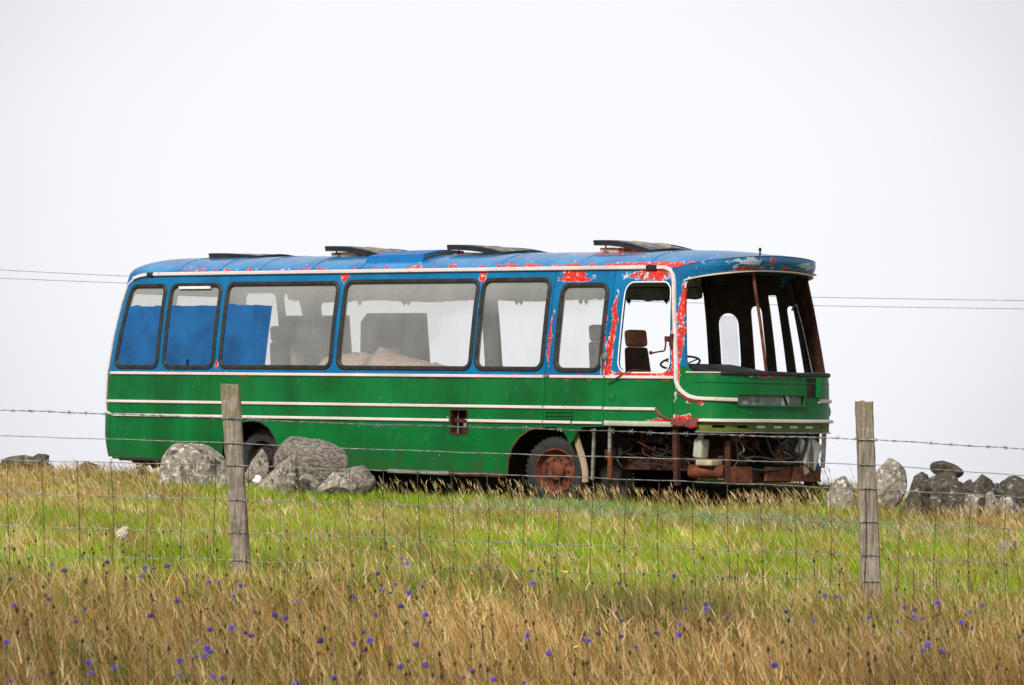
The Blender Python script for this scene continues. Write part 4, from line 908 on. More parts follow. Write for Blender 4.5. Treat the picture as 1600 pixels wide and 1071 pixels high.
def build_blades(name, parts, label, cat, mat='blade'):
    VV = []; CC = []; LI = []; LS = []; off = 0; lo = 0
    for V_, Cc, segs in parts:
        n, k, _ = V_.shape; VV.append(V_.reshape(-1, 3)); CC.append(Cc.reshape(-1, 4)); b = (np.arange(n) * k + off)[:, None]
        pat = []; st = []; c = 0
        for s in range(segs - 1): pat += [2 * s, 2 * s + 1, 2 * s + 3, 2 * s + 2]; st.append(c); c += 4
        s = segs - 1; pat += [2 * s, 2 * s + 1, 2 * s + 2]; st.append(c); c += 3
        LI.append((b + np.array(pat)[None]).ravel()); LS.append(((np.arange(n) * c + lo)[:, None] + np.array(st)[None]).ravel()); off += n * k; lo += n * c
    VV = np.concatenate(VV); CC = np.concatenate(CC); LI = np.concatenate(LI).astype(np.int32); LS = np.concatenate(LS).astype(np.int32)
    me = bpy.data.meshes.new(name); me.vertices.add(len(VV)); me.vertices.foreach_set('co', VV.ravel().astype(np.float32))
    me.loops.add(len(LI)); me.loops.foreach_set('vertex_index', LI); me.polygons.add(len(LS)); me.polygons.foreach_set('loop_start', LS)
    me.update(calc_edges=True); at = me.color_attributes.new('Col', 'FLOAT_COLOR', 'POINT'); at.data.foreach_set('color', CC.ravel().astype(np.float32))
    me.validate(); o = link(name, me, mat); tag(o, label, cat, kind='stuff'); return o
def pal(n, cols, wts):
    cols = np.array(cols); k = rng.choice(len(cols), n, p=np.array(wts) / sum(wts)); return cols[k] * rng.uniform(.7, 1.25, (n, 1)) * rng.uniform(.93, 1.07, (n, 3))
GREEN = [(.15, .34, .010), (.25, .45, .012), (.46, .56, .03), (.08, .21, .010), (.50, .50, .07)]
TAN = [(.62, .44, .19), (.74, .58, .31), (.50, .28, .09), (.84, .70, .44)]
BRN = [(.22, .10, .03), (.38, .18, .05), (.12, .065, .02), (.48, .29, .09)]
def zone(x, d):
    """dryness 0..1 across the field"""
    fg = np.clip((29.0 - d) / 5, 0, 1) * (.60 - .16 * np.clip((17.5 - d) / 4, 0, 1))
    left = np.clip((-x / (d * .11) - .35) * 1.6, 0, 1) * np.clip((d - 40) / 10, 0, 1) * .85
    right = np.clip((x / (d * .11) - .62) * 3, 0, 1) * np.clip((d - 42) / 8, 0, 1) * .85
    row = np.exp(-((d - 60 + 1.0 * x) / 1.8) ** 2) * (.12 + .5 * np.clip((x - 1.2) / 1.5, 0, 1) + .4 * np.clip((-3 - x) / 1.5, 0, 1))
    nn = vnoise(x, d * .35, .55, 3) * .5 + vnoise(x, d * .5, 1.7, 4) * .5
    return np.clip(np.maximum(np.maximum(fg, left), np.maximum(right, row)) + (nn - .5) * 1.25 + .06, 0, 1)
# sward
def sward(n, d0, d1, pw, hs, ws, dryk, gcols, gw, dcols, dw_):
    x, d = scatter(n, d0, d1, pw=pw, cl=10, sg=.05); k = ~under_bus(x, d, -.15); x, d = x[k], d[k]; n = len(x)
    dz = zone(x, d); dry = rng.random(n) < dz * dryk
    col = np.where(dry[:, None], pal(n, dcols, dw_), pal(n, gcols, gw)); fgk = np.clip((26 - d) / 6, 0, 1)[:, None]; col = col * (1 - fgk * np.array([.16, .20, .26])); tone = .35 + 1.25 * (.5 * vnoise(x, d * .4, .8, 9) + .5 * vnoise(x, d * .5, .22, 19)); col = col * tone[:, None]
    h = hs[0] + (hs[1] - hs[0]) * rng.random(n) ** 1.6; h *= (.55 + .5 * vnoise(x, d * .5, 1.1, 11) + .45 * vnoise(x, d * .7, .25, 12)); h = h * (1 + .35 * dz)
    wd = ws * rng.uniform(.7, 1.4, n) * (d / 40) ** .55
    return blades('', x, d, h, wd, col, rng.uniform(.15, .8, n), '', '')
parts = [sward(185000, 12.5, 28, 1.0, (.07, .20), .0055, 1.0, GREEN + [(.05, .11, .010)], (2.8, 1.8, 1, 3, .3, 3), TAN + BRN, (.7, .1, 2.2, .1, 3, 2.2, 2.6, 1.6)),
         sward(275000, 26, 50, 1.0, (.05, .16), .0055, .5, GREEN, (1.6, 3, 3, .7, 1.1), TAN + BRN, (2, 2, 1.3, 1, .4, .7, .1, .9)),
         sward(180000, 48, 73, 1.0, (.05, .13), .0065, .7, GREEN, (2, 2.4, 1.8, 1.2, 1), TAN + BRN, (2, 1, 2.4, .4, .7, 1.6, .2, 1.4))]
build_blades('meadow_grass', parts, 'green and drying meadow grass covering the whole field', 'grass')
# flowering stems with feathery heads
def stems(n, d0, d1, pw, hmin, hmax, mask=None, thin=.0022, headw=.012, cols=TAN + BRN, wts=(3, 2.5, 2, 1.5, .4, 1, .2, 1.2), leans=(.15, .75), cl=6, sg=.06):
    x, d = scatter(n, d0, d1, pw=pw, cl=cl, sg=sg); k = ~under_bus(x, d, .02)
    if mask is not None: k &= rng.random(len(x)) < mask(x, d)
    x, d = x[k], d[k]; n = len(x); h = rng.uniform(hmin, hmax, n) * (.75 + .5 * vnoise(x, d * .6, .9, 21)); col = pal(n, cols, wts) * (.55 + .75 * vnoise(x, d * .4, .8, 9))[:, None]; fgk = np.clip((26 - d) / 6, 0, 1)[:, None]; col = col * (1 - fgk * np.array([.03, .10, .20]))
    ang = rng.normal(math.pi, 1.0, n); lean = rng.uniform(*leans, n)
    sc_ = (d / 40) ** .6
    S = blades('', x, d, h, thin * 2 * sc_, col * .85, lean, '', '', curve=.8, leandir=ang, segs=4)
    # head: three plumes on the top quarter
    out_ = [S]
    lx, ly = np.cos(ang) * lean * h, np.sin(ang) * lean * h
    for q in range(3):
        t = .78 + .09 * q; px = x + lx * t ** 1.8; py = d + ly * t ** 1.8; pz = tz(x, d) - .01 + h * (t - .12 * lean * t * t)
        hh = rng.uniform(.035, .075, n) * (1 + .3 * (q == 2)); hc = col * rng.uniform(.95, 1.2, (n, 1))
        a2 = ang + rng.normal(0, .9, n)
        out_.append(blades('', px, py, hh, headw * rng.uniform(.5, 1.0, n) * sc_ * .8, hc, rng.uniform(.3, 1.1, n), '', '', curve=.2, leandir=a2, segs=2, z0=pz))
    return out_
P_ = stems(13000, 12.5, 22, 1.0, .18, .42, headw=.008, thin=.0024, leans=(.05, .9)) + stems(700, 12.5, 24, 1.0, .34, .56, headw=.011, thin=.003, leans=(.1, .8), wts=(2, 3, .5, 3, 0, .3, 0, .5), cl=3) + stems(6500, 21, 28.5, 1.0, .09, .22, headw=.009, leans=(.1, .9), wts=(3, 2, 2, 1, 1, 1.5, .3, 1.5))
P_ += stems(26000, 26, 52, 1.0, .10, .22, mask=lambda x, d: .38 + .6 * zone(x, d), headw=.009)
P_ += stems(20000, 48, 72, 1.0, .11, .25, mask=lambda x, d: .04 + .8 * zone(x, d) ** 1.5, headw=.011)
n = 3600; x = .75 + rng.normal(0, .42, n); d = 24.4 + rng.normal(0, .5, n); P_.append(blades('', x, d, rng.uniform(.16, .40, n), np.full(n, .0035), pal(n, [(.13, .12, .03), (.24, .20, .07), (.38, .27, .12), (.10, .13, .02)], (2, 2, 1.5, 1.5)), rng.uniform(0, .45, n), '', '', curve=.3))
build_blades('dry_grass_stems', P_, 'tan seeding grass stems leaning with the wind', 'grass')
# stems right up against the coach skirt
n = 420; s_ = rng.random(n) * 11.4 - 10.9; l_ = -1.32 - rng.random(n) ** 2 * .9
x = ox + s_ * math.cos(TH) + l_ * math.sin(TH); d = oy - s_ * math.sin(TH) + l_ * math.cos(TH)
n2 = 200; y2 = rng.random(n2) * 2.4 - 1.2; x2 = ox + (.5 + rng.random(n2) * .6) * math.cos(TH) + y2 * math.sin(TH); d2 = oy - (.5 + rng.random(n2) * .6) * math.sin(TH) + y2 * math.cos(TH)
x = np.concatenate([x, x2]); d = np.concatenate([d, d2]); n = len(x)
h = rng.uniform(.10, .30, n); col = pal(n, TAN, (2, 2, 1, 1.4)); ang = rng.normal(math.pi, .6, n); lean = rng.uniform(.2, .7, n)
S = [blades('', x, d, h, np.full(n, .0055), col * .85, lean, '', '', curve=.8, leandir=ang, segs=4)]
for q in range(3):
    t = .78 + .09 * q; px = x + np.cos(ang) * lean * h * t ** 1.8; py = d + np.sin(ang) * lean * h * t ** 1.8; pz = tz(x, d) - .01 + h * (t - .12 * lean * t * t)
    S.append(blades('', px, py, rng.uniform(.04, .08, n), np.full(n, .010), col, rng.uniform(.3, 1.0, n), '', '', curve=.2, leandir=ang + rng.normal(0, .8, n), segs=2, z0=pz))
build_blades('skirt_grass', S, 'tan grass stems standing against the coach skirt', 'grass')
# pale grey-green silverweed patches before the coach front
n = 9000; cx = np.array([(1.0, 53.5), (2.6, 51), (3.2, 52.5), (4.4, 47), (3.6, 49), (.2, 54.5)]); k = rng.integers(0, len(cx), n)
x = cx[k, 0] + rng.normal(0, .45, n); d = cx[k, 1] + rng.normal(0, 1.0, n); kk = ~under_bus(x, d, .1); x, d = x[kk], d[kk]; n = len(x)
build_blades('silverweed', [blades('', x, d, rng.uniform(.05, .17, n), rng.uniform(.012, .022, n), pal(n, [(.32, .40, .22), (.20, .33, .08), (.46, .50, .36)], (2, 2, 1)), rng.uniform(.5, 1.6, n), '', '', leandir=rng.random(n) * 6.28)], 'pale grey-green leafy weeds growing among the grass before the coach', 'weeds')
# dark spent seed heads
n = 900; x, d = scatter(n, 13.5, 27, pw=1.0); h = rng.uniform(.28, .42, n); bm = bmesh.new()
for i in range(n):
    z = float(tz(x[i], d[i])); r_ = rng.uniform(.0045, .009); top = V(x[i] - .08 * rng.random(), d[i], z + h[i])
    vs_ = [bm.verts.new(top + V(*q) * r_) for q in ((1, 0, 0), (-.5, .87, 0), (-.5, -.87, 0), (0, 0, 1.8), (0, 0, -1.2))]
    for a, b in ((0, 1), (1, 2), (2, 0)): bm.faces.new((vs_[a], vs_[b], vs_[3])); bm.faces.new((vs_[b], vs_[a], vs_[4]))
    w_ = .0012; a = bm.verts.new(top + V(-w_, 0, 0)); b = bm.verts.new(top + V(w_, 0, 0)); c = bm.verts.new((x[i] + w_, d[i], z)); e = bm.verts.new((x[i] - w_, d[i], z)); bm.faces.new((a, b, c, e))
MT['seed'] = simple('dark_seed', (.03, .015, .010), (.08, .04, .022), 9, .9, bump=0)
me = bpy.data.meshes.new('seed_heads'); bm.to_mesh(me); bm.free(); tag(link('seed_heads', me, 'seed'), 'dark brown spent flower heads dotted through the foreground grass', 'seed heads', kind='stuff')

# ------------------------------------------------------------ flowers
PF = [(-2.22,22.73,0.435),(-1.89,19.88,0.513),(-1.69,20.68,0.499),(-1.74,22.36,0.439),(-1.64,21.57,0.465),(-1.61,22.1,0.459),(-1.86,21.65,0.489),(-1.79,22.8,0.504),(-2.24,21.02,0.43),(-1.96,18.58,0.417),(-1.69,17.17,0.507),(-1.8,19.92,0.462),(-1.54,14.36,0.495),(-1.48,13.95,0.403),(-1.34,13.2,0.453),(-1.21,13.5,0.483),(-1.25,14.02,0.425),(-1.08,12.87,0.507),(-1.22,17.21,0.505),(-1.34,21.61,0.403),(-1.26,21.62,0.401),(-1.14,19.84,0.46),(-1.04,17.71,0.506),(-1.09,17.55,0.44),(-0.94,16.74,0.417),(-0.88,16.05,0.44),(-1.03,15.49,0.396),(-0.98,15.17,0.418),(-0.95,14.94,0.443),(-0.85,13.52,0.448),(-0.85,13.96,0.417),(-2.47,29.99,0.452),(-2.43,29.0,0.45),(-2.08,25.48,0.471),(-0.52,26.71,0.416),(-0.59,25.84,0.386),(-0.49,22.25,0.481),(-0.61,21.73,0.45),(-0.49,20.2,0.458),(-0.4,21.76,0.401),(-0.39,18.43,0.498),(-0.66,19.23,0.488),(-0.88,19.59,0.404),(-0.89,17.84,0.429),(-0.49,15.88,0.467),(-0.61,15.22,0.469),(-0.48,14.62,0.493),(-0.31,15.86,0.427),(-0.37,14.71,0.478),(-0.32,13.97,0.458),(-0.52,14.05,0.418),(-0.13,13.74,0.443),(-0.1,13.44,0.478),(-0.06,20.85,0.473),(0.11,22.95,0.428),(-0.05,23.32,0.442),(0.07,17.68,0.373),(0.14,15.99,0.396),(-0.04,13.27,0.466),(0.05,13.94,0.419),(-0.63,13.96,0.405),(0.11,21.26,0.434),(0.5,21.15,0.443),(0.79,22.38,0.434),(0.85,20.13,0.396),(0.87,19.97,0.404),(0.44,17.98,0.421),(0.39,16.07,0.455),(0.54,17.03,0.421),(0.63,17.27,0.403),(0.44,16.05,0.419),(1.22,20.62,0.347),(1.3,19.91,0.347),(0.84,14.72,0.436),(1.33,19.65,0.459),(1.46,20.83,0.409),(1.49,19.33,0.384),(1.64,19.68,0.354),(1.71,20.18,0.393),(1.62,18.61,0.452),(1.61,18.55,0.427),(1.68,18.97,0.398),(1.81,19.7,0.433),(1.87,20.34,0.357),(1.83,18.88,0.391),(1.84,18.64,0.444),(2.07,20.45,0.394)]
YF = [(-1.82,27.39,0.306),(-1.68,27.88,0.284),(-1.67,25.32,0.311),(-1.51,25.3,0.349),(-0.22,27.24,0.225),(-0.61,29.53,0.312),(0.26,17.8,0.296),(1.57,26.4,0.274),(-1.65,19.04,0.33),(0.06,26.52,0.3),(0.19,26.84,0.268),(0.32,26.46,0.269),(-0.75,30.37,0.279),(1.15,54.8,0.2),(1.11,24.17,0.283),(1.22,24.92,0.25),(-1.53,28.47,0.274),(-1.38,26.85,0.301),(4.55,73.32,0.168),(1.1,27.97,0.231)]
MT['stem'] = simple('flower_stem', (.06, .11, .02), (.12, .16, .04), 8, .8, bump=0)
MT['purple'] = simple('purple_petals', (.14, .09, .48), (.30, .21, .72), 60, .8, bump=0)
MT['yellow'] = simple('yellow_petals', (.75, .42, .01), (.85, .58, .02), 40, .7, bump=0)
def flower(kind):
    e = empty('purple_flower' if kind == 'p' else 'yellow_flower', (0, 0, 0)); bm = bmesh.new(); rr = random.Random(2)
    tube(bm, [V(.07, 0, -.5), V(.02, 0, -.18), V(0, 0, -.005)], .0018, 5); obj('stem', bm, 'stem', e)
    bm = bmesh.new()
    if kind == 'p':
        for i in range(130):
            a = rr.uniform(0, 6.28); c = rr.uniform(-.55, 1); s = math.sqrt(1 - c * c); dr = V(s * math.cos(a), s * math.sin(a), c * .8); t = dr.cross(V(0, 0, 1)).normalized() if abs(c) < .99 else V(1, 0, 0)
            R_ = .0125 * rr.uniform(.8, 1.15); v = [bm.verts.new(dr * .002), bm.verts.new(dr * R_ + t * .0022), bm.verts.new(dr * R_ * 1.06 - t * .0022)]; bm.faces.new(v)
        bmesh.ops.create_icosphere(bm, subdivisions=1, radius=.0085)
    else:
        for i in range(16):
            a = 2 * math.pi * i / 16; q = V(math.cos(a), math.sin(a), .35); t = V(-math.sin(a), math.cos(a), 0); v = [bm.verts.new(q * .001), bm.verts.new(q * .012 + t * .0035), bm.verts.new(q * .016), bm.verts.new(q * .012 - t * .0035)]; bm.faces.new(v)
        bmesh.ops.create_icosphere(bm, subdivisions=1, radius=.006)
    me = bpy.data.meshes.new('flower_head'); bm.to_mesh(me); bm.free(); link('flower_head', me, 'purple' if kind == 'p' else 'yellow', e); return e
def copy_tree(o):
    c = o.copy(); C.objects.link(c)
    for ch in list(o.children): k = ch.copy(); C.objects.link(k); k.parent = c
    return c
for _ in range(14):
    cx_, cy_ = rng.uniform(-1, 1), rng.uniform(14, 22.5); cx_ *= cy_ * .105
    for _q in range(int(rng.integers(2, 5))): xq, yq = cx_ + rng.normal(0, .12), cy_ + rng.normal(0, .35); PF.append((float(xq), float(yq), float(tz(xq, yq)) + float(rng.uniform(.28, .38))))
for kind, pts, lab, cat, grp in (('p', PF, 'small round purple flower head on a thin stem in the foreground grass', 'purple flower', 'purple flowers in the foreground grass'), ('y', YF, 'small yellow flower low in the grass near the fence', 'yellow flower', 'yellow flowers along the fence')):
    proto = flower(kind); tag(proto, lab, cat, grp)
    for i, p in enumerate(pts):
        if kind == 'y' and p[1] > 60: continue
        f = proto if i == 0 else copy_tree(proto); f.location = p; f.rotation_euler = (random.uniform(-.3, .3), random.uniform(-.4, .1), random.uniform(0, 6)); s = random.uniform(.55, 1.15); f.scale = (s, s, s); f.location.z += .03 if kind == 'y' else 0

# ------------------------------------------------------------ stones
def rock(name, x, y, z, w_, h, label, cat='rock', mat='rock', seed=0, depth=None, cuts=9, shape=None, rot=0.0, grp=None):
    r = np.random.default_rng(seed); bm = bmesh.new(); bmesh.ops.create_icosphere(bm, subdivisions=5, radius=1)
    co = np.array([v.co[:] for v in bm.verts])
    for k in range(cuts):
        n = r.normal(size=3); n /= np.linalg.norm(n); dd = r.uniform(.55, .85); s = co @ n; m_ = s > dd; co[m_] -= np.outer(s[m_] - dd, n) * .94
    if shape is not None: co = shape(co)
    ph = r.random(12) * 6.28
    f = sum(np.sin(co @ (r.normal(size=3) * q) + ph[i]) / q for i, q in enumerate((2.2, 3.5, 5, 8, 12, 18, 26)))
    co *= (1 + .075 * f)[:, None]
    mn, mx_ = co.min(0), co.max(0); co = (co - (mn + mx_) / 2) / (mx_ - mn)
    dp = depth or w_ * .8; co *= np.array([w_, dp, h])
    for v, c in zip(bm.verts, co): v.co = c
    if z < .5: z -= .05 if x < 3 else .075; h_ = (.10 if x < 3 else .15)
    else: h_ = 0
    for v in bm.verts:
        if h_: v.co.z *= (h + h_) / h
        v.co.z = max(v.co.z, -.5 * (h + h_) + .02)
    o = obj(name, bm, mat, None, 60); o.location = (x, y, z); o.rotation_euler = (0, rot, 0); tag(o, label, cat, grp); return o
def pointy(co): co = co.copy(); t = (co[:, 2] + 1) / 2; k = 1 - .82 * t; co[:, 0] = co[:, 0] * k + .15 * t; co[:, 1] *= k; return co
def slabby(co): co = co.copy(); t = np.clip((co[:, 2] + 1) / 2, 0, 1); co[:, 0] = co[:, 0] * (1 - .86 * t) + .85 * t; co[:, 1] *= (1 - .3 * t); return co
def blocky(co): r_ = co / np.linalg.norm(co, axis=1)[:, None]; c2 = np.sign(r_) * np.abs(r_) ** .74; t = (c2[:, 2] + 1) / 2; c2[:, 0] = c2[:, 0] * (1 - .16 * t) + .05 * t; c2 *= (np.linalg.norm(co, axis=1)[:, None]) ** .6; return c2
def humped(co): co = co.copy(); t = (co[:, 2] + 1) / 2; co[:, 0] *= (1.0 - .22 * t); return co
rock('boulder', -4.06, 60, .36, .90, .66, 'large rounded lichen-spotted boulder left of the leaning fence post', 'boulder', 'rock', 3, .8, 7, blocky)
rock('boulder', -2.57, 60.3, .42, .98, .74, 'large grey banded boulder hiding the coach flank behind the rear wheel arch', 'boulder', 'rockband', 14, .8, 9, blocky)
rock('stone', -3.30, 61, .43, .31, .37, 'small pointed stone in front of the rear wheel', 'stone', 'rock', 5, .3, 6, pointy)
rock('stone_slab', -2.94, 59.0, .33, .56, .56, 'leaning wedge of grey stone propped against the banded boulder', 'stone', 'rock', 8, .25, 1, slabby)
rock('stone', -2.17, 58.8, .22, .53, .28, 'low pale stone, front one at the foot of the banded boulder', 'stone', 'rock', 21, .4, 8)
rock('stone', -1.93, 59.6, .28, .44, .32, 'grey stone under the coach skirt, right end of the boulder group', 'stone', 'rockband', 22, .4, 9, humped)
rock('stone', -2.60, 59.4, .19, .34, .28, 'small stone in the gap between the wedge and the low pale stone', 'stone', 'rock', 24, .3, 8)
rock('stone', -4.01, 52, .13, .42, .14, 'flat lilac-grey stone half sunk in grass below the left boulder', 'stone', 'rock', 25, .5, 6)
rock('stone', -7.24, 70, .27, .84, .22, 'long low stone on the skyline at the far left', 'stone', 'rockdark', 31, .5, 8)
rock('stone', -7.02, 69.6, .34, .30, .14, 'small dark stone lying on the long skyline stone', 'stone', 'rockdark', 32, .3, 8)
rock('stone', -6.24, 69, .22, .38, .16, 'low brown stone on the skyline between the far left stone and the coach', 'stone', 'rockdark', 33, .3, 8)
rock('stone', -5.25, 66.5, .22, .26, .16, 'pale grey stone by the rear corner of the coach', 'stone', 'rock', 34, .3, 8)
rock('white_stone', -3.27, 60.6, .25, .15, .06, 'small white lump below the pointed stone', 'stone', 'white', 35, .2, 6)
WG = None
for i, (x, y, z, w_, h, lb, mt, sh) in enumerate([
    (4.17, 58.5, .27, .41, .27, 'low pale stone between the coach nose and the right fence post', 'rock', humped),
    (4.67, 58, .37, .50, .54, 'tall grey lichened stone right behind the right fence post', 'rock', humped),
    (5.06, 57.6, .36, .27, .25, 'mossy stone under the left end of the topmost wall stone', 'rockdark', None),
    (5.27, 57.4, .37, .47, .23, 'broad dark stone directly beneath the topmost wall stone', 'rockdark', None),
    (5.37, 57.5, .505, .42, .21, 'topmost stone of the tumbled wall, tilted down to the right', 'rockdark', None),
    (4.99, 57.2, .20, .40, .28, 'low brown stone at the left foot of the wall heap', 'rockdark', None),
    (5.50, 57.2, .26, .45, .25, 'sloping dark stone at the right foot of the wall heap', 'rockdark', humped),
    (5.78, 57.1, .34, .39, .26, 'blocky grey-topped stone right of the gap in the wall', 'rockdark', None),
    (6.20, 57, .32, .50, .28, 'long dark stone at the right edge of the photo', 'rockdark', None),
    (5.65, 56.8, .16, .28, .17, 'brownish stone under the gap in the wall', 'rock', None),
    (5.84, 56.8, .17, .20, .20, 'narrow pale stone below the blocky grey-topped stone', 'rock', None),
    (6.09, 56.8, .12, .32, .20, 'rounded grey stone below the long dark stone', 'rock', humped),
    (5.37, 56.8, .14, .22, .17, 'small brown stone below the sloping dark stone', 'rockdark', None),
    (5.60, 57.4, .27, .26, .26, 'dark stone filling the gap between the wall heap and the blocky stone', 'rockdark', None),
    (5.20, 56.9, .12, .30, .20, 'brown stone at the very bottom of the wall heap under the broad dark stone', 'rockdark', None),
    (5.97, 57.3, .24, .30, .24, 'dark stone wedged between the blocky stone and the long dark stone', 'rockdark', None),
    (6.55, 57, .2, .45, .5, 'stone just outside the right edge', 'rockdark', None)]):
    rock('wall_stone', x, y, z - (.04 if z < .3 else 0), w_, h + (.08 if z < .3 else 0), lb, 'stone', mt, 50 + i * 3, .38, 9, sh, rot=(R(14) if i == 4 else 0), grp='stones of the tumbled wall')
bpy.data.objects.remove([o for o in C.objects if o.get('label') == 'stone just outside the right edge'][0])
rock('stone', 4.27, 40, .10, .2, .09, 'small pinkish stone in the grass below the right-hand wall stones', 'stone', 'rock', 90, .2, 6)

# ------------------------------------------------------------ fence
FD = 27.5
def post(x0, x1, z0, z1, label, seed, w_=.108):
    r = random.Random(seed); bm = bmesh.new(); n = 26; rings = []
    for k in range(n + 1):
        t = k / n; cx = x1 + (x0 - x1) * (1 - t); z = z0 + (z1 - z0) * t; ring = []
        prof = [(-.5, -.42), (-.42, -.5), (-.1, -.52), (.25, -.5), (.43, -.48), (.5, -.38), (.5, .4), (.4, .5), (-.4, .5), (-.5, .4)]
        ww = w_ * (1 + .05 * math.sin(t * 7 + seed) + (.02 if t < .12 else 0))
        for j, (a, b) in enumerate(prof): ring.append(bm.verts.new((cx + a * ww + r.uniform(-.0018, .0018), FD + b * .10 + r.uniform(-.0018, .0018), z + (r.uniform(-.005, .004) + .006 * math.sin(j * 1.7 + seed) if k == n else 0))))
        rings.append(ring)
    for A_, B_ in zip(rings, rings[1:]):
        for i in range(10): bm.faces.new((A_[i], A_[(i + 1) % 10], B_[(i + 1) % 10], B_[i]))
    bm.faces.new(rings[0][::-1]); c = bm.verts.new((x1, FD, z1 - .004))
    for i in range(10): bm.faces.new((rings[-1][i], rings[-1][(i + 1) % 10], c))
    o = obj('fence_post', bm, 'post', None, 40); tag(o, label, 'fence post'); return o
# lean: foot x -> head x
pl = post(-1.545, -1.655, -.1, 1.337, 'grey weathered fence post leaning left in front of the rear wheel', 1)
pr = post(2.15, 2.076, -.12, 1.29, 'darker mossy fence post standing nearly upright right of the coach', 5, .106)
def bumpy(base, x):    # a strand's height, sagging between posts
    return np.interp(x, [q[0] for q in base], [q[1] for q in base])
W_ = dict(barb=[(-5.3, 1.21), (-3.008, 1.171), (-1.632, 1.141), (-1.123, 1.121), (.195, 1.104), (1.137, 1.085), (2.098, 1.07), (3.022, 1.025), (5.8, .93)],
          w2=[(-5.3, 1.06), (-3.005, 1.02), (-1.63, .996), (-1.121, .977), (.198, .950), (1.177, .937), (2.1, .922), (3.023, .868), (5.8, .75)],
          w3=[(-5.3, .90), (-3.003, .877), (-1.628, .866), (-1.119, .852), (.199, .827), (1.179, .803), (2.102, .778), (3.025, .742), (5.8, .64)],
          w4=[(-5.3, .71), (-3.0, .681), (-1.625, .663), (-.947, .651), (.202, .626), (1.181, .602), (2.104, .583), (3.027, .554), (5.8, .46)],
          w5=[(-5.3, .51), (-2.997, .489), (-1.622, .474), (-.944, .457), (.205, .428), (1.184, .408), (2.107, .387), (3.03, .347), (5.8, .25)],
          w6=[(-5.3, .34), (-2.994, .316), (-1.62, .308), (-1.111, .295), (.207, .268), (1.186, .252), (2.109, .238), (3.032, .197), (5.8, .1)])
FY = FD - .056
def strand(key, r=.0016, wav=.0015, twist=False, seed=1):
    bm = bmesh.new(); rr = random.Random(seed); X = np.arange(-5.2, 5.7, .06); ph = rr.uniform(0, 6)
    P = [V(x, FY - .002 + .002 * math.sin(x * 5 + ph), float(bumpy(W_[key], x)) + wav * math.sin(x * 11 + ph) + wav * .6 * math.sin(x * 27)) for x in X]
    if twist:
        for s in (0, math.pi):
            Q = []
            for i in range((len(P) - 1) * 4):
                a = i / 4; j = int(a); p = P[j].lerp(P[j + 1], a - j); Q.append(p + V(0, math.cos(i * .8 + s), math.sin(i * .8 + s)) * .0019)
            tube(bm, Q, .0021, 5)
    else: tube(bm, P, r, 6)
    return bm
bw = empty('barbed_wire', (0, FY, 1.1)); tag(bw, 'twisted barbed wire along the top of the fence', 'barbed wire')
o = obj('wire_strand', strand('barb', twist=True), 'wire', bw); o.location = (0, -FY, -1.1)
bm = bmesh.new()
for j in range(3): tube(bm, [V((j - 1) * .0045, .0045 * math.cos(a), .0045 * math.sin(a)) for a in np.linspace(0, 6.28, 9)[:-1]], .0015, 5, True)
for (a, b) in ((50, -1), (128, -1), (232, 1), (305, 1)):
    tube(bm, [V(b * .004, 0, 0), V(math.cos(R(a)) * .018, -.004 * b, math.sin(R(a)) * .018)], .0015, 5)
pb = obj('barb', bm, 'wire', bw); xx = -3.45; i = 0
while xx < 3.5:
    b = pb if i == 0 else pb.copy()
    if i: C.objects.link(b); b.parent = bw
    b.location = (xx, 0, float(bumpy(W_['barb'], xx)) - 1.1 + .0015 * math.sin(xx * 11)); b.rotation_euler = (random.uniform(0, 6.28), random.uniform(-.2, .2), random.uniform(-.3, .3)); i += 1; xx += random.uniform(.098, .118)
pw = obj('plain_wire', strand('w2', .0029, .0012, seed=4), 'wire'); tag(pw, 'single plain strand between the barbed wire and the stock netting', 'wire')
sn = empty('stock_netting', (0, FY, .5)); tag(sn, 'square stock netting of the fence sagging into the grass', 'wire netting')
for j, k in enumerate(('w3', 'w4', 'w5', 'w6')):
    o = obj('line_wire', strand(k, .0027 if k == 'w3' else .0024, .0030 if k != 'w3' else .002, seed=10 + j), 'wire', sn); o.location = (0, -FY, -.5)
xx = -3.55; rr = random.Random(8)
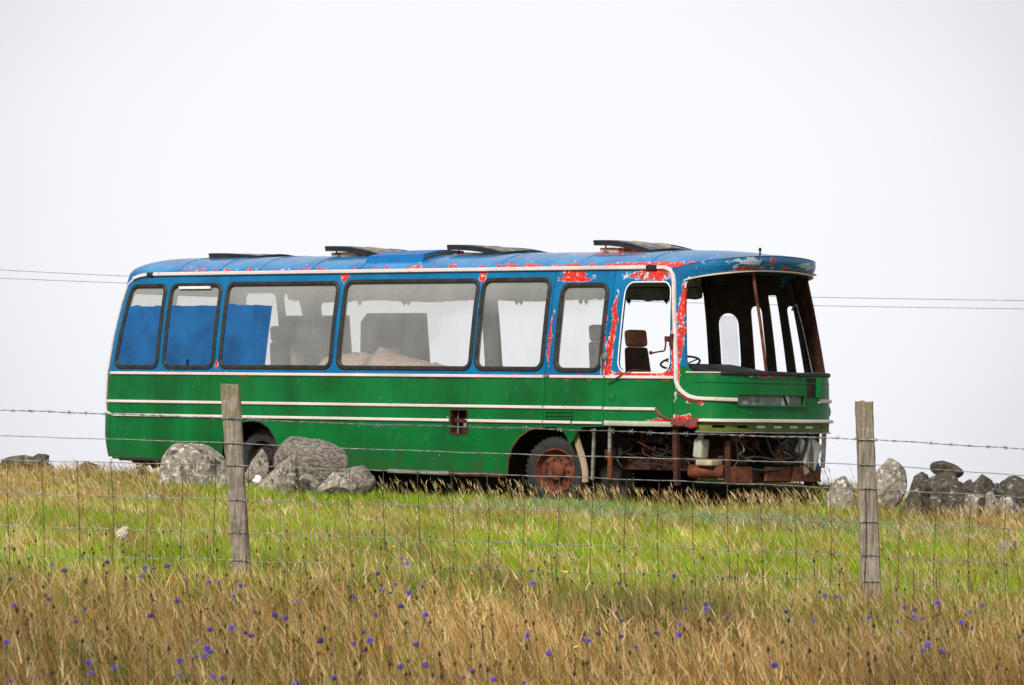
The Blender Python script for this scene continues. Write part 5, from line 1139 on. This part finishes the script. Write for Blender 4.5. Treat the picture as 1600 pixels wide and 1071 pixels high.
while xx < 3.7:
    bm = bmesh.new(); P = []
    zt = float(bumpy(W_['w3'], xx)); zb = .06
    for k in range(11):
        t = k / 10; P.append(V(xx + .012 * math.sin(t * 5 + xx * 3) * .7 + rr.uniform(-.002, .002) + .012 * t, FY - .004, zt + (zb - zt) * t))
    tube(bm, P, .0022, 5)
    for k in ('w3', 'w4', 'w5', 'w6'):
        z = float(bumpy(W_[k], xx)); t = (zt - z) / (zt - zb); q = P[min(10, int(t * 10))]; lathe(bm, [(.0036, -.006), (.0042, 0), (.0036, .006)], (q.x, q.y, z), 'X', 6)
    o = obj('stay_wire', bm, 'wirerust' if -1.4 > xx or xx > -1.0 else 'wire', sn); o.location = (0, -FY, -.5); xx += .2 + rr.uniform(-.006, .008) + (.005 if xx > 1.5 else 0)
# staples on the posts
for p_, xs_, ks in ((pl, (-1.64, -1.632, -1.62, -1.605, -1.585, -1.57), W_.keys()), (pr, (2.09, 2.10, 2.105, 2.115, 2.12, 2.135), W_.keys())):
    for x, k in zip(xs_, ks):
        bm = bmesh.new(); z = float(bumpy(W_[k], x)); tube(bm, [V(x, FY + .02, z + .009), V(x, FY - .006, z + .007), V(x, FY - .006, z - .007), V(x, FY + .02, z - .009)], .002, 5); obj('staple', bm, 'wirerust', p_)
# tuft of wool on the netting
bm = bmesh.new(); bmesh.ops.create_icosphere(bm, subdivisions=4, radius=1)
for v in bm.verts: v.co = Vector((v.co.x * .030 * (1 - .4 * v.co.z), v.co.y * .02, v.co.z * .042)) + Vector((.003 * math.sin(v.co.z * 9), .003 * math.sin(v.co.x * 14), .003 * math.sin(v.co.y * 11 + v.co.x * 8)))
o = obj('wool_tuft', bm, 'wool'); o.location = (-2.265, FY - .03, .462); o.rotation_euler = (0, R(38), 0); tag(o, 'cream tuft of wool caught on the netting near the left edge', 'wool')

# ------------------------------------------------------------ overhead lines far beyond the hill
for pts, lb in (([(-17.5, 5.37), (-16.474, 5.317), (-12.258, 5.17), (-4, 4.96), (4, 4.84), (9.64, 4.80), (16.4, 4.787), (18.5, 4.79)], 'upper of the two thin overhead lines crossing the sky behind the coach'),
                ([(-17.5, 5.09), (-16.47, 5.049), (-12.254, 4.944), (-4, 4.73), (4, 4.59), (9.85, 4.531), (16.4, 4.52), (18.5, 4.52)], 'lower of the two thin overhead lines crossing the sky behind the coach')):
    bm = bmesh.new(); tube(bm, smooth_path([V(x, 150, z) for x, z in pts]), .011, 6); o = obj('overhead_line', bm, 'cable'if 'cable' in MT else 'wire'); tag(o, lb, 'overhead line')
